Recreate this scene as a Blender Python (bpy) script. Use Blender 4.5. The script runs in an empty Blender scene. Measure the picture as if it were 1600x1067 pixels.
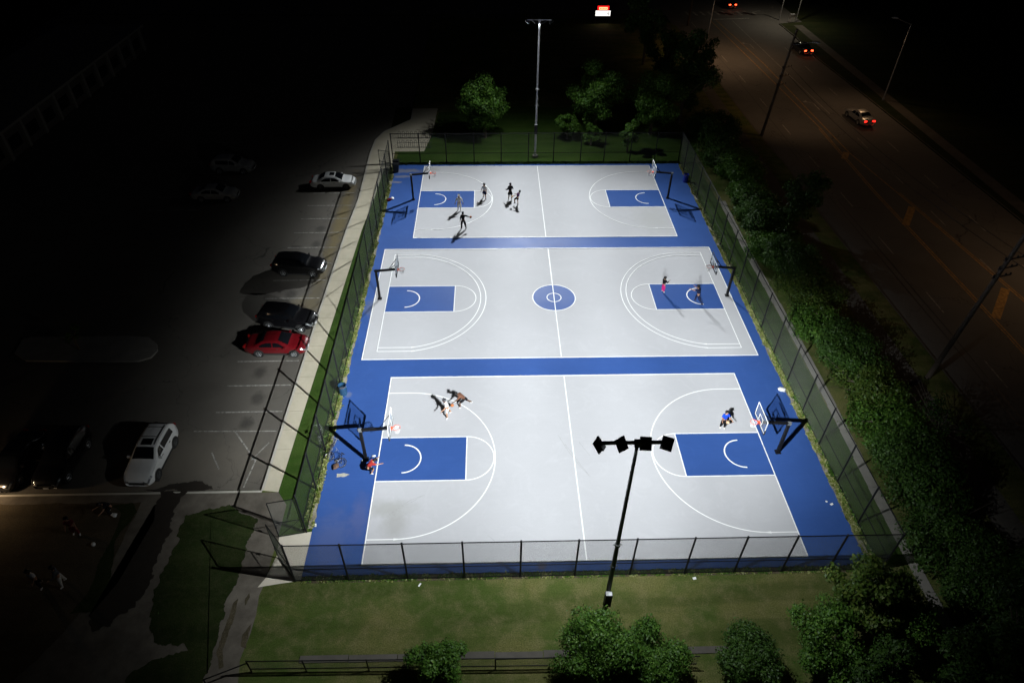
import bpy, math, random
import numpy as np
from mathutils import Vector, Matrix, noise as mnoise

# ------------------------------------------------------------------ camera, world, exposure
S = bpy.context.scene
COL = S.collection
cam_d = bpy.data.cameras.new('camera')
cam = bpy.data.objects.new('camera', cam_d)
COL.objects.link(cam)
S.camera = cam
cam_d.sensor_fit = 'HORIZONTAL'
cam_d.sensor_width = 36.0
cam_d.lens = 36.0 * 1046.32 / 1600.0
cam_d.clip_start = 0.5
cam_d.clip_end = 1200.0
PIT, YAW, ROL = 0.71154, 0.0349, 0.0118
_f = Vector((math.sin(YAW)*math.cos(PIT), math.cos(YAW)*math.cos(PIT), -math.sin(PIT)))
_r = Vector((math.cos(YAW), -math.sin(YAW), 0))
_u = _r.cross(_f)
_r2 = _r*math.cos(ROL) + _u*math.sin(ROL)
_u2 = -_r*math.sin(ROL) + _u*math.cos(ROL)
_m = Matrix((( _r2.x, _u2.x, -_f.x, 7.7191), (_r2.y, _u2.y, -_f.y, -28.6151), (_r2.z, _u2.z, -_f.z, 34.8161), (0, 0, 0, 1)))
cam.matrix_world = _m

W = bpy.data.worlds.new('World')
S.world = W
W.use_nodes = True
_bg = W.node_tree.nodes['Background']
_bg.inputs['Color'].default_value = (0.55, 0.6, 1.0, 1)
_bg.inputs['Strength'].default_value = 0.0016
S.view_settings.view_transform = 'Standard'
S.view_settings.look = 'None'
S.view_settings.exposure = 0.0
S.view_settings.gamma = 1.0
S.cycles.max_bounces = 4
S.cycles.diffuse_bounces = 2
S.cycles.glossy_bounces = 2
S.cycles.transparent_max_bounces = 6
S.cycles.transmission_bounces = 3
S.cycles.sample_clamp_indirect = 2.0

FLOOD_W = 16200.0      # power scale of the LED floodlights
FLOOD_COL = (0.93, 0.98, 1.0)

# ------------------------------------------------------------------ helpers
def link(o, parent=None):
    COL.objects.link(o)
    if parent is not None:
        o.parent = parent
    return o

def tag(o, label=None, cat=None, group=None, kind=None):
    if label: o['label'] = label
    if cat: o['category'] = cat
    if group: o['group'] = group
    if kind: o['kind'] = kind
    return o

def thing(name, loc, rz, label, cat, group=None):
    o = bpy.data.objects.new(name, None)
    o.empty_display_size = 0.2
    link(o)
    o.location = loc
    o.rotation_euler = (0, 0, rz)
    return tag(o, label, cat, group)

def copy_tree(o, parent=None):
    c = o.copy()
    COL.objects.link(c)
    if parent is not None:
        c.parent = parent
    for ch in list(o.children):
        copy_tree(ch, c)
    return c

class MB:
    """collects faces, then links them as one mesh object"""
    def __init__(s):
        s.v = []; s.f = []
    def add(s, vs, fs):
        n = len(s.v)
        s.v.extend([tuple(v) for v in vs])
        s.f.extend([tuple(i+n for i in f) for f in fs])
        return s
    def box(s, c, d, rz=0.0, m=None):
        x, y, z = d[0]/2, d[1]/2, d[2]/2
        P = [(-x,-y,-z),(x,-y,-z),(x,y,-z),(-x,y,-z),(-x,-y,z),(x,-y,z),(x,y,z),(-x,y,z)]
        cr, sr = math.cos(rz), math.sin(rz)
        out = []
        for p in P:
            if m is not None:
                q = m @ Vector(p)
            else:
                q = (p[0]*cr-p[1]*sr, p[0]*sr+p[1]*cr, p[2])
            out.append((q[0]+c[0], q[1]+c[1], q[2]+c[2]))
        return s.add(out, [(3,2,1,0),(4,5,6,7),(0,1,5,4),(1,2,6,5),(2,3,7,6),(3,0,4,7)])
    def bar(s, a, b, r, n=6, r2=None, square=False):
        a = Vector(a); b = Vector(b)
        r2 = r if r2 is None else r2
        d = (b-a)
        if d.length < 1e-6: return s
        d.normalize()
        up = Vector((0,0,1)) if abs(d.z) < 0.95 else Vector((1,0,0))
        p = d.cross(up).normalized(); q = p.cross(d).normalized()
        if square:
            n = 4
        off = math.pi/4 if square else 0
        k = math.sqrt(2) if square else 1
        vs = []
        for (c, rr) in ((a, r), (b, r2)):
            for i in range(n):
                t = 2*math.pi*i/n+off
                vs.append(c + p*(math.cos(t)*rr*k) + q*(math.sin(t)*rr*k))
        fs = [(i, (i+1) % n, n+(i+1) % n, n+i) for i in range(n)]
        fs += [tuple(range(n-1, -1, -1)), tuple(range(n, 2*n))]
        return s.add(vs, fs)
    def path(s, pts, r, n=6):
        for a, b in zip(pts[:-1], pts[1:]):
            s.bar(a, b, r, n)
        return s
    def ring(s, c, R, r, axis='z', n=20, m=6, a0=0, a1=2*math.pi):
        pts = []
        for i in range(n+1):
            t = a0+(a1-a0)*i/n
            if axis == 'z': p = (c[0]+R*math.cos(t), c[1]+R*math.sin(t), c[2])
            elif axis == 'y': p = (c[0]+R*math.cos(t), c[1], c[2]+R*math.sin(t))
            else: p = (c[0], c[1]+R*math.cos(t), c[2]+R*math.sin(t))
            pts.append(p)
        return s.path(pts, r, m)
    def lathe(s, prof, c=(0,0,0), n=16, axis='z', cap=True):
        vs = []
        for (r, z) in prof:
            for i in range(n):
                t = 2*math.pi*i/n
                a, b = r*math.cos(t), r*math.sin(t)
                if axis == 'z': p = (a, b, z)
                elif axis == 'y': p = (a, z, b)
                else: p = (z, a, b)
                vs.append((p[0]+c[0], p[1]+c[1], p[2]+c[2]))
        fs = []
        for k in range(len(prof)-1):
            for i in range(n):
                j = (i+1) % n
                fs.append((k*n+i, k*n+j, (k+1)*n+j, (k+1)*n+i))
        if cap:
            fs.append(tuple(range(n-1, -1, -1)))
            fs.append(tuple(range((len(prof)-1)*n, len(prof)*n)))
        return s.add(vs, fs)
    def poly(s, pts, z):
        return s.add([(p[0], p[1], z) for p in pts], [tuple(range(len(pts)))])
    def slab(s, pts, z1, z0):
        n = len(pts)
        vs = [(p[0], p[1], z1) for p in pts]+[(p[0], p[1], z0) for p in pts]
        fs = [tuple(range(n))]+[(i, n+i, n+(i+1) % n, (i+1) % n) for i in range(n)]
        return s.add(vs, fs)
    def strip(s, pts, w, z, closed=False):
        """flat ribbon of width w along the polyline"""
        P = [Vector((p[0], p[1])) for p in pts]
        n = len(P)
        L, R = [], []
        for i in range(n):
            if closed:
                a, b = P[(i-1) % n], P[(i+1) % n]
            else:
                a, b = P[max(i-1, 0)], P[min(i+1, n-1)]
            d = (b-a).normalized()
            nrm = Vector((-d.y, d.x))
            k = 1.0
            if 0 < i < n-1 or closed:
                d1 = (P[i]-P[(i-1) % n]).normalized()
                k = 1/max(0.5, abs(d1.dot(d)))
            L.append(P[i]+nrm*w/2*k); R.append(P[i]-nrm*w/2*k)
        vs = [(p.x, p.y, z) for p in L]+[(p.x, p.y, z) for p in R]
        fs = []
        for i in range(n if closed else n-1):
            j = (i+1) % n
            fs.append((i, n+i, n+j, j))
        return s.add(vs, fs)
    def build(s, name, mat, parent=None, smooth=False, loc=None):
        me = bpy.data.meshes.new(name)
        me.from_pydata(s.v, [], s.f)
        me.materials.append(mat)
        if smooth:
            me.polygons.foreach_set('use_smooth', [True]*len(me.polygons))
        me.update()
        o = bpy.data.objects.new(name, me)
        link(o, parent)
        if loc is not None: o.location = loc
        return o

# ------------------------------------------------------------------ materials
def mat_new(name):
    m = bpy.data.materials.new(name)
    m.use_nodes = True
    nt = m.node_tree
    b = nt.nodes['Principled BSDF']
    return m, nt, b

def mixcol(nt, fac, a, b, mode='MIX'):
    n = nt.nodes.new('ShaderNodeMix')
    n.data_type = 'RGBA'; n.blend_type = mode
    for sock, val in ((n.inputs[0], fac), (n.inputs[6], a), (n.inputs[7], b)):
        if isinstance(val, (int, float)): sock.default_value = val
        elif isinstance(val, tuple): sock.default_value = (val+(1,))[:4]
        else: nt.links.new(val, sock)
    return n.outputs[2]

def noise_out(nt, scale, detail=4, rough=0.6, coord='Object', vec=None, dist=0.0, stretch=None):
    tc = nt.nodes.new('ShaderNodeTexCoord')
    src = tc.outputs[coord] if vec is None else vec
    if stretch is not None:
        mp = nt.nodes.new('ShaderNodeMapping')
        mp.inputs['Scale'].default_value = stretch
        nt.links.new(src, mp.inputs['Vector']); src = mp.outputs[0]
    n = nt.nodes.new('ShaderNodeTexNoise')
    n.inputs['Scale'].default_value = scale
    n.inputs['Detail'].default_value = detail
    n.inputs['Roughness'].default_value = rough
    n.inputs['Distortion'].default_value = dist
    nt.links.new(src, n.inputs['Vector'])
    return n.outputs['Fac']

def ramp(nt, src, a, b, ca=(0,0,0), cb=(1,1,1)):
    r = nt.nodes.new('ShaderNodeValToRGB')
    r.color_ramp.elements[0].position = a; r.color_ramp.elements[1].position = b
    r.color_ramp.elements[0].color = (ca+(1,))[:4]; r.color_ramp.elements[1].color = (cb+(1,))[:4]
    nt.links.new(src, r.inputs[0])
    return r.outputs[0]

def bump(nt, b, src, strength=0.3, dist=0.02):
    n = nt.nodes.new('ShaderNodeBump')
    n.inputs['Strength'].default_value = strength
    n.inputs['Distance'].default_value = dist
    nt.links.new(src, n.inputs['Height'])
    nt.links.new(n.outputs[0], b.inputs['Normal'])

def stain(nt, x, y, rx, ry, soft=0.5):
    """mask of one stain at a fixed place on the surface, with a ragged rim"""
    tc = nt.nodes.new('ShaderNodeTexCoord')
    mp = nt.nodes.new('ShaderNodeMapping'); mp.vector_type = 'TEXTURE'
    mp.inputs['Location'].default_value = (x, y, 0)
    mp.inputs['Scale'].default_value = (rx, ry, 1000)
    nt.links.new(tc.outputs['Object'], mp.inputs[0])
    l = nt.nodes.new('ShaderNodeVectorMath'); l.operation = 'LENGTH'
    nt.links.new(mp.outputs[0], l.inputs[0])
    nz = noise_out(nt, 1.6, 5, 0.65)
    a = nt.nodes.new('ShaderNodeMath'); a.operation = 'MULTIPLY_ADD'
    nt.links.new(nz, a.inputs[0]); a.inputs[1].default_value = 1.6
    nt.links.new(l.outputs['Value'], a.inputs[2])
    return ramp(nt, a.outputs[0], 1.25, 1.25+soft, (1,1,1), (0,0,0)) if False else _inv(nt, a.outputs[0], 1.3, soft)

def _inv(nt, src, edge, soft):
    m = nt.nodes.new('ShaderNodeMapRange')
    m.inputs['From Min'].default_value = edge
    m.inputs['From Max'].default_value = edge+soft
    m.inputs['To Min'].default_value = 1.0
    m.inputs['To Max'].default_value = 0.0
    nt.links.new(src, m.inputs['Value'])
    return m.outputs[0]

def scaled(nt, src, k):
    m = nt.nodes.new('ShaderNodeMath'); m.operation = 'MULTIPLY'
    nt.links.new(src, m.inputs[0]); m.inputs[1].default_value = k
    return m.outputs[0]

def simple(name, col, rough=0.6, var=0.12, scale=6.0, metal=0.0, spec=0.5, coat=0.0, bmp=0.0):
    m, nt, b = mat_new(name)
    nz = noise_out(nt, scale, 4)
    dark = tuple(c*(1-var*1.6) for c in col); lite = tuple(min(1, c*(1+var)) for c in col)
    c = mixcol(nt, ramp(nt, nz, 0.3, 0.7), dark, lite)
    nt.links.new(c, b.inputs['Base Color'])
    b.inputs['Roughness'].default_value = rough
    b.inputs['Metallic'].default_value = metal
    b.inputs['Specular IOR Level'].default_value = spec
    b.inputs['Coat Weight'].default_value = coat
    b.inputs['Coat Roughness'].default_value = 0.05
    if bmp: bump(nt, b, nz, bmp)
    return m

def emit(name, col, strength):
    m, nt, b = mat_new(name)
    b.inputs['Base Color'].default_value = (*col, 1)
    b.inputs['Emission Color'].default_value = (*col, 1)
    b.inputs['Emission Strength'].default_value = strength
    return m

def court_paint(name, col, stains=(), var=0.06, streak=0.05, rough=0.55):
    m, nt, b = mat_new(name)
    big = noise_out(nt, 0.22, 5, 0.6)
    c = mixcol(nt, ramp(nt, big, 0.3, 0.72), tuple(k*(1-var) for k in col), tuple(min(1, k*(1+var)) for k in col))
    squee = noise_out(nt, 1.0, 4, 0.55, stretch=(0.5, 6.0, 1))
    c = mixcol(nt, scaled(nt, ramp(nt, squee, 0.45, 0.75), streak*4), c, tuple(k*0.82 for k in col))
    fine = noise_out(nt, 26.0, 3, 0.7)
    c = mixcol(nt, scaled(nt, ramp(nt, fine, 0.35, 0.75), 0.16), c, tuple(min(1, k*1.25+0.01) for k in col))
    scuff = noise_out(nt, 0.9, 8, 0.75, dist=1.5)
    c = mixcol(nt, scaled(nt, ramp(nt, scuff, 0.60, 0.76), 0.22), c, tuple(k*0.7+0.03 for k in col))
    swirl = noise_out(nt, 0.45, 6, 0.7, dist=2.2)
    c = mixcol(nt, scaled(nt, ramp(nt, swirl, 0.52, 0.72), 0.35), c, tuple(min(1, k*1.16+0.012) for k in col))
    for (x, y, rx, ry, sc, amt, soft) in stains:
        k = stain(nt, x, y, rx, ry, soft)
        c = mixcol(nt, scaled(nt, k, amt), c, sc)
    nt.links.new(c, b.inputs['Base Color'])
    rr = noise_out(nt, 0.5, 4)
    mr = nt.nodes.new('ShaderNodeMapRange')
    mr.inputs['To Min'].default_value = rough-0.08; mr.inputs['To Max'].default_value = rough+0.12
    nt.links.new(rr, mr.inputs['Value']); nt.links.new(mr.outputs[0], b.inputs['Roughness'])
    b.inputs['Specular IOR Level'].default_value = 0.2
    bump(nt, b, fine, 0.15, 0.004)
    return m

TAN = (0.40, 0.36, 0.30)
M = {}
M['blue'] = court_paint('blue court paint', (0.033, 0.086, 0.285), [
    (-2.0, 41.3, 2.3, 0.55, (0.17, 0.18, 0.23), 0.85, 0.5), (-2.2, 39.9, 1.4, 0.35, (0.17, 0.18, 0.24), 0.8, 0.5), (-2.9, 38.6, .8, .3, (0.2, 0.2, 0.24), 0.8, 0.4),
    (-2.1, -6.4, 1.0, 2.2, (0.10, 0.13, 0.28), 0.5, 1.0), (-0.6, -4.6, 0.5, 1.5, (0.10, 0.12, 0.26), 0.5, 1.0),
    (10.3, -8.0, .35, .3, (0.10, 0.07, 0.06), 0.7, 0.6), (-2.6, 16.2, .6, 1.2, (0.12, 0.14, 0.2), 0.6, 0.8), (-2.9, 6.0, .25, .3, (0.2, 0.2, 0.2), 0.4, 0.6)], var=0.10, streak=0.06)
M['grey'] = court_paint('grey court paint', (0.458, 0.460, 0.480), [
    (1.6, -5.1, 0.6, 0.7, (0.25, 0.24, 0.21), 0.4, 1.4), (1.2, -3.9, 1.2, .5, (0.33, 0.33, 0.31), 0.6, 1.2), (0.4, 41.6, 1.3, 0.5, (0.36, 0.35, 0.33), 0.6, 0.8),
    (24.0, 30.5, 1.5, 2, (0.40, 0.40, 0.39), 0.6, 1.2)], var=0.035, streak=0.02, rough=0.75)
M['line'] = simple('white line paint', (0.88, 0.89, 0.88), 0.6, 0.03, 3)
M['crack'] = simple('hairline crack', (0.37, 0.37, 0.375), 0.9, 0.2, 8)
M['tan_patch'] = simple('bare patch', (0.42, 0.40, 0.34), 0.9, 0.2, 8)

def grass_mat(name, a, b_, c_, dry=0.5, scale=1.0):
    m, nt, b = mat_new(name)
    big = noise_out(nt, 0.16*scale, 5, 0.6, dist=0.4)
    med = noise_out(nt, 1.1*scale, 6, 0.7)
    fine = noise_out(nt, 14.0, 4, 0.8)
    col = mixcol(nt, ramp(nt, big, 0.42, 0.58), a, b_)
    mow = noise_out(nt, 0.6, 3, 0.5, stretch=(0.12, 1.2, 1))
    col = mixcol(nt, scaled(nt, ramp(nt, mow, 0.46, 0.58), 0.55), col, tuple(k*0.55 for k in a))
    col = mixcol(nt, scaled(nt, ramp(nt, med, 0.45, 0.72), dry), col, c_)
    col = mixcol(nt, scaled(nt, ramp(nt, fine, 0.25, 0.65), 0.75), tuple(k*0.35 for k in a), col)
    nt.links.new(col, b.inputs['Base Color'])
    b.inputs['Roughness'].default_value = 0.95
    b.inputs['Specular IOR Level'].default_value = 0.1
    bump(nt, b, fine, 0.8, 0.04)
    return m
M['lawn'] = grass_mat('mown lawn', (0.088, 0.132, 0.028), (0.21, 0.195, 0.070), (0.33, 0.265, 0.14), 0.6)
M['verge'] = grass_mat('green verge grass', (0.045, 0.098, 0.014), (0.070, 0.125, 0.022), (0.11, 0.13, 0.04), 0.35, 2.0)
M['shade_grass'] = grass_mat('shaded verge grass', (0.026, 0.045, 0.011), (0.042, 0.058, 0.017), (0.085, 0.080, 0.040), 0.6, 2.0)  # verge grass copied darker: shade at the lower left put into its colour
M['soil'] = grass_mat('bare earth', (0.10, 0.085, 0.05), (0.14, 0.115, 0.075), (0.19, 0.165, 0.12), 0.6, 3.0)
M['rim_soil'] = grass_mat('pale gritty soil', (0.30, 0.27, 0.18), (0.48, 0.45, 0.36), (0.70, 0.67, 0.58), 0.6, 5.0)
M['gravel'] = grass_mat('worn ground', (0.105, 0.085, 0.055), (0.13, 0.105, 0.07), (0.16, 0.14, 0.10), 0.4, 2.0)
M['far_ground'] = grass_mat('dark rough ground', (0.03, 0.045, 0.015), (0.05, 0.055, 0.02), (0.06, 0.05, 0.03), 0.4)

def asphalt_mat(name, a, b_, stains=()):
    m, nt, b = mat_new(name)
    big = noise_out(nt, 0.18, 6, 0.65, dist=0.5)
    col = mixcol(nt, ramp(nt, big, 0.35, 0.7), a, b_)
    fine = noise_out(nt, 30.0, 3, 0.8)
    col = mixcol(nt, scaled(nt, ramp(nt, fine, 0.35, 0.7), 0.5), col, tuple(k*1.5 for k in b_))
    vor = nt.nodes.new('ShaderNodeTexVoronoi'); vor.feature = 'DISTANCE_TO_EDGE'
    vor.inputs['Scale'].default_value = 0.14
    tc = nt.nodes.new('ShaderNodeTexCoord')
    nv = nt.nodes.new('ShaderNodeTexNoise'); nv.inputs['Scale'].default_value = 0.8; nv.inputs['Detail'].default_value = 6
    nt.links.new(tc.outputs['Object'], nv.inputs['Vector'])
    mx = nt.nodes.new('ShaderNodeVectorMath'); mx.operation = 'MULTIPLY_ADD'
    mx.inputs[1].default_value = (2.5, 2.5, 0)
    nt.links.new(nv.outputs['Color'], mx.inputs[0]); nt.links.new(tc.outputs['Object'], mx.inputs[2])
    nt.links.new(mx.outputs[0], vor.inputs['Vector'])
    crack = _inv(nt, vor.outputs['Distance'], 0.0015, 0.002)
    col = mixcol(nt, scaled(nt, crack, 0.6), col, (0.015, 0.015, 0.015))
    for (x, y, rx, ry, sc, amt, soft) in stains:
        col = mixcol(nt, scaled(nt, stain(nt, x, y, rx, ry, soft), amt), col, sc)
    nt.links.new(col, b.inputs['Base Color'])
    b.inputs['Roughness'].default_value = 0.85
    b.inputs['Specular IOR Level'].default_value = 0.3
    bump(nt, b, fine, 0.4, 0.01)
    return m
M['parking'] = asphalt_mat('parking asphalt', (0.075, 0.068, 0.058), (0.105, 0.096, 0.082),
    [(-7.6, 31, .6, 8, (0.18, 0.135, 0.045), 0.6, 1.0), (-7.7, 20, .5, 5, (0.15, 0.12, 0.055), 0.4, 1.0), (-8.3, 17, 1.4, 1.2, (0.17, 0.14, 0.08), 0.5, 0.8),
     (-13, 0, 6, 2.0, (0.16, 0.14, 0.11), 0.5, 1.2), (-11.5, 19, 2, 1, (0.05, 0.045, 0.04), 0.6, 1.0), (-11, 26, .5, .3, (0.04, 0.035, 0.03), 0.7, 0.6)] + [(a, b_, .45, .6, (0.03, 0.027, 0.024), 0.65, 0.9) for a, b_ in ((-9.4, 5.9), (-10.0, 8.6), (-9.2, 26.4), (-9.3, 29.2), (-9.8, 18.4), (-9.6, 3.5))])
M['road'] = asphalt_mat('road asphalt', (0.075, 0.072, 0.068), (0.11, 0.105, 0.098),
    [(53, 85, 5, 22, (0.16, 0.155, 0.145), 0.35, 1.0)])
def wet_mat():
    m, nt, b = mat_new('wet asphalt')
    nz = noise_out(nt, 2.0, 5)
    nt.links.new(mixcol(nt, nz, (0.022, 0.019, 0.016), (0.04, 0.034, 0.028)), b.inputs['Base Color'])
    b.inputs['Roughness'].default_value = 0.35
    b.inputs['Specular IOR Level'].default_value = 0.3
    return m
M['wet'] = wet_mat()
def concrete_mat(name, a, b_, joint=None):
    m, nt, b = mat_new(name)
    big = noise_out(nt, 0.7, 6, 0.65)
    col = mixcol(nt, ramp(nt, big, 0.35, 0.68), a, b_)
    fine = noise_out(nt, 22, 3, 0.8)
    col = mixcol(nt, scaled(nt, ramp(nt, fine, 0.4, 0.7), 0.3), col, tuple(k*0.7 for k in a))
    nt.links.new(col, b.inputs['Base Color'])
    b.inputs['Roughness'].default_value = 0.9
    b.inputs['Specular IOR Level'].default_value = 0.2
    bump(nt, b, fine, 0.3, 0.008)
    return m
M['walk'] = concrete_mat('sidewalk concrete', (0.45, 0.41, 0.31), (0.54, 0.49, 0.38))
M['kerb'] = concrete_mat('kerb concrete', (0.40, 0.38, 0.33), (0.48, 0.455, 0.40))
M['path'] = concrete_mat('worn path', (0.085, 0.074, 0.060), (0.165, 0.147, 0.120))
M['pad'] = concrete_mat('light pad concrete', (0.56, 0.51, 0.42), (0.64, 0.59, 0.49))
M['pave'] = concrete_mat('dull pavement', (0.080, 0.074, 0.064), (0.118, 0.108, 0.094))
M['dark_conc'] = concrete_mat('old concrete strip', (0.20, 0.19, 0.17), (0.28, 0.265, 0.235))
M['joint'] = simple('joint', (0.13, 0.12, 0.10), 0.95, 0.2, 8)
M['seam'] = simple('tar seam', (0.018, 0.018, 0.018), 0.6, 0.2, 8)
M['worn_line'] = simple('worn white road paint', (0.27, 0.26, 0.235), 0.8, 0.45, 5)
M['yellow_line'] = simple('worn yellow road paint', (0.36, 0.21, 0.06), 0.8, 0.35, 5)
M['black_metal'] = simple('black powder coated steel', (0.006, 0.006, 0.007), 0.6, 0.15, 6, spec=0.25)
M['mesh'] = simple('black vinyl wire', (0.040, 0.045, 0.034), 0.5, 0.1, 6)
M['galv'] = simple('galvanised steel', (0.42, 0.43, 0.44), 0.45, 0.15, 5, metal=0.6)
M['pole_grey'] = simple('grey galvanised pole', (0.46, 0.47, 0.48), 0.55, 0.1, 5)
M['dark_pole'] = simple('dark painted pole', (0.050, 0.055, 0.055), 0.5, 0.15, 4)
M['white_metal'] = simple('white painted steel', (0.78, 0.78, 0.76), 0.45, 0.05, 6)
M['orange'] = simple('orange rim paint', (0.75, 0.09, 0.035), 0.45, 0.1, 6)
M['net'] = simple('white net cord', (0.75, 0.74, 0.72), 0.8, 0.05, 20)
M['grey_frame'] = simple('worn grey frame', (0.16, 0.17, 0.18), 0.5, 0.15, 8)
M['bark'] = simple('bark', (0.10, 0.08, 0.06), 0.95, 0.3, 12, bmp=0.6)
M['wood_pole'] = simple('weathered pole wood', (0.085, 0.065, 0.05), 0.9, 0.3, 8, bmp=0.4)
M['rubber'] = simple('rubber', (0.016, 0.016, 0.016), 0.85, 0.15, 8)
M['rim'] = simple('alloy rim', (0.45, 0.46, 0.47), 0.3, 0.1, 8, metal=0.8)
M['glass'] = simple('dark car glass', (0.006, 0.007, 0.009), 0.08, 0.05, 3, spec=0.7)
M['lamp_glass'] = simple('headlamp glass', (0.22, 0.23, 0.24), 0.15, 0.3, 14, metal=0.3)
M['tail'] = simple('red lamp glass', (0.35, 0.01, 0.01), 0.25, 0.1, 8)
M['tail_on'] = emit('lit tail lamp', (1.0, 0.02, 0.012), 3.0)
M['tail_hot'] = emit('bright brake lamp', (1.0, 0.07, 0.02), 7.0)
M['plate'] = simple('number plate', (0.6, 0.62, 0.64), 0.5, 0.05, 8)
M['car_white'] = simple('white car paint', (0.70, 0.71, 0.70), 0.28, 0.03, 3, coat=0.6)
M['car_black'] = simple('black car paint', (0.006, 0.006, 0.007), 0.22, 0.05, 3, coat=0.8)
M['car_red'] = simple('red car paint', (0.115, 0.004, 0.007), 0.25, 0.05, 3, coat=0.7)
M['car_silver'] = simple('silver car paint', (0.40, 0.40, 0.38), 0.3, 0.05, 3, metal=0.4, coat=0.5)
M['plastic'] = simple('black trim plastic', (0.02, 0.02, 0.02), 0.6, 0.1, 8)
M['skin_dark'] = simple('dark skin', (0.12, 0.055, 0.03), 0.55, 0.08, 10)
M['skin_tan'] = simple('tan skin', (0.42, 0.22, 0.13), 0.55, 0.06, 10)
M['skin_pale'] = simple('light skin', (0.55, 0.34, 0.24), 0.55, 0.05, 10)
M['hair'] = simple('dark hair', (0.012, 0.010, 0.009), 0.7, 0.2, 30)
for nm, c in dict(cloth_white=(0.80, 0.79, 0.76), cloth_black=(0.012, 0.012, 0.014), cloth_navy=(0.014, 0.022, 0.065), cloth_blue=(0.012, 0.065, 0.55),
                  cloth_pink=(0.75, 0.03, 0.22), cloth_purple=(0.055, 0.022, 0.11), cloth_red=(0.38, 0.035, 0.03), cloth_maroon=(0.16, 0.02, 0.03),
                  cloth_grey=(0.10, 0.10, 0.11), cloth_brown=(0.15, 0.07, 0.045), cloth_cream=(0.60, 0.56, 0.50)).items():
    M[nm] = simple(nm.replace('_', ' '), c, 0.9, 0.12, 9, spec=0.15)
M['ball'] = simple('basketball leather', (0.55, 0.17, 0.05), 0.6, 0.1, 30)
M['ball_pale'] = simple('pale ball leather', (0.72, 0.46, 0.26), 0.6, 0.1, 30)
M['drum_blue'] = simple('blue steel drum', (0.016, 0.055, 0.11), 0.4, 0.25, 7)
M['bin_blue'] = simple('blue plastic bin', (0.010, 0.03, 0.28), 0.5, 0.15, 7)
M['bin_black'] = simple('black plastic bin', (0.012, 0.013, 0.016), 0.45, 0.15, 7)
M['bag_brown'] = simple('brown bag', (0.13, 0.075, 0.05), 0.85, 0.2, 9)
M['paper'] = simple('white paper', (0.78, 0.78, 0.76), 0.9, 0.03, 9)
M['brick'] = simple('dark wall brick', (0.06, 0.055, 0.05), 0.9, 0.2, 3)
M['brick_trim'] = simple('pale wall trim', (0.16, 0.155, 0.14), 0.9, 0.15, 3)
M['sign_white'] = emit('lit sign panel', (1.0, 0.97, 0.92), 1.4)
M['sign_led'] = emit('lit led board', (1.0, 0.50, 0.22), 2.0)
M['sign_red'] = emit('red led glow', (1.0, 0.01, 0.01), 1.3)
M['sign_mark'] = simple('dark lettering', (0.08, 0.01, 0.01), 0.8, 0.1, 8)
M['lens_on'] = emit('lit led lens', (0.93, 0.97, 1.0), 6.0)
M['warm_on'] = emit('warm lamp lens', (1.0, 0.62, 0.28), 30.0)
def acrylic():
    m, nt, b = mat_new('clear acrylic')
    b.inputs['Base Color'].default_value = (0.75, 0.8, 0.85, 1)
    b.inputs['Roughness'].default_value = 0.25
    tr = nt.nodes.new('ShaderNodeBsdfTransparent')
    tr.inputs[0].default_value = (0.86, 0.89, 0.92, 1)
    mx = nt.nodes.new('ShaderNodeMixShader')
    nz = noise_out(nt, 3, 3)
    mr = nt.nodes.new('ShaderNodeMapRange')
    mr.inputs['To Min'].default_value = 0.05; mr.inputs['To Max'].default_value = 0.12
    nt.links.new(nz, mr.inputs['Value']); nt.links.new(mr.outputs[0], mx.inputs[0])
    nt.links.new(tr.outputs[0], mx.inputs[1]); nt.links.new(b.outputs[0], mx.inputs[2])
    nt.links.new(mx.outputs[0], nt.nodes['Material Output'].inputs['Surface'])
    return m
M['acrylic'] = acrylic()

def leaf_mat(name, a, b_, c_):
    m, nt, b = mat_new(name)
    g = nt.nodes.new('ShaderNodeNewGeometry')
    r = nt.nodes.new('ShaderNodeValToRGB')
    r.color_ramp.elements[0].position = 0.0; r.color_ramp.elements[0].color = (*a, 1)
    r.color_ramp.elements[1].position = 1.0; r.color_ramp.elements[1].color = (*c_, 1)
    e = r.color_ramp.elements.new(0.6); e.color = (*b_, 1)
    nt.links.new(g.outputs['Random Per Island'], r.inputs[0])
    nz = noise_out(nt, 0.9, 4, 0.6)
    c = mixcol(nt, scaled(nt, ramp(nt, nz, 0.35, 0.7), 0.55), r.outputs[0], tuple(k*0.5 for k in a))
    nt.links.new(c, b.inputs['Base Color'])
    b.inputs['Roughness'].default_value = 0.5
    b.inputs['Specular IOR Level'].default_value = 0.3
    tl = nt.nodes.new('ShaderNodeBsdfTranslucent')
    nt.links.new(c, tl.inputs[0])
    mx = nt.nodes.new('ShaderNodeMixShader'); mx.inputs[0].default_value = 0.3
    nt.links.new(b.outputs[0], mx.inputs[1]); nt.links.new(tl.outputs[0], mx.inputs[2])
    nt.links.new(mx.outputs[0], nt.nodes['Material Output'].inputs['Surface'])
    return m
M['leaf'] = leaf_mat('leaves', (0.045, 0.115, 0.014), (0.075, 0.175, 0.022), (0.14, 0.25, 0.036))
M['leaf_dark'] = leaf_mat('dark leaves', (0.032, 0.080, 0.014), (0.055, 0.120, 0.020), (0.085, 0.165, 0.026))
M['leaf_yellow'] = leaf_mat('yellow green leaves', (0.045, 0.095, 0.014), (0.085, 0.140, 0.020), (0.15, 0.19, 0.035))
M['leaf_dry'] = leaf_mat('weeds', (0.14, 0.20, 0.03), (0.32, 0.34, 0.10), (0.58, 0.55, 0.32))

# ------------------------------------------------------------------ setting: ground, car park, road, paving
RNG = np.random.default_rng(7)
random.seed(7)
ZL = -0.13     # level of the car park and the roads

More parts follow.
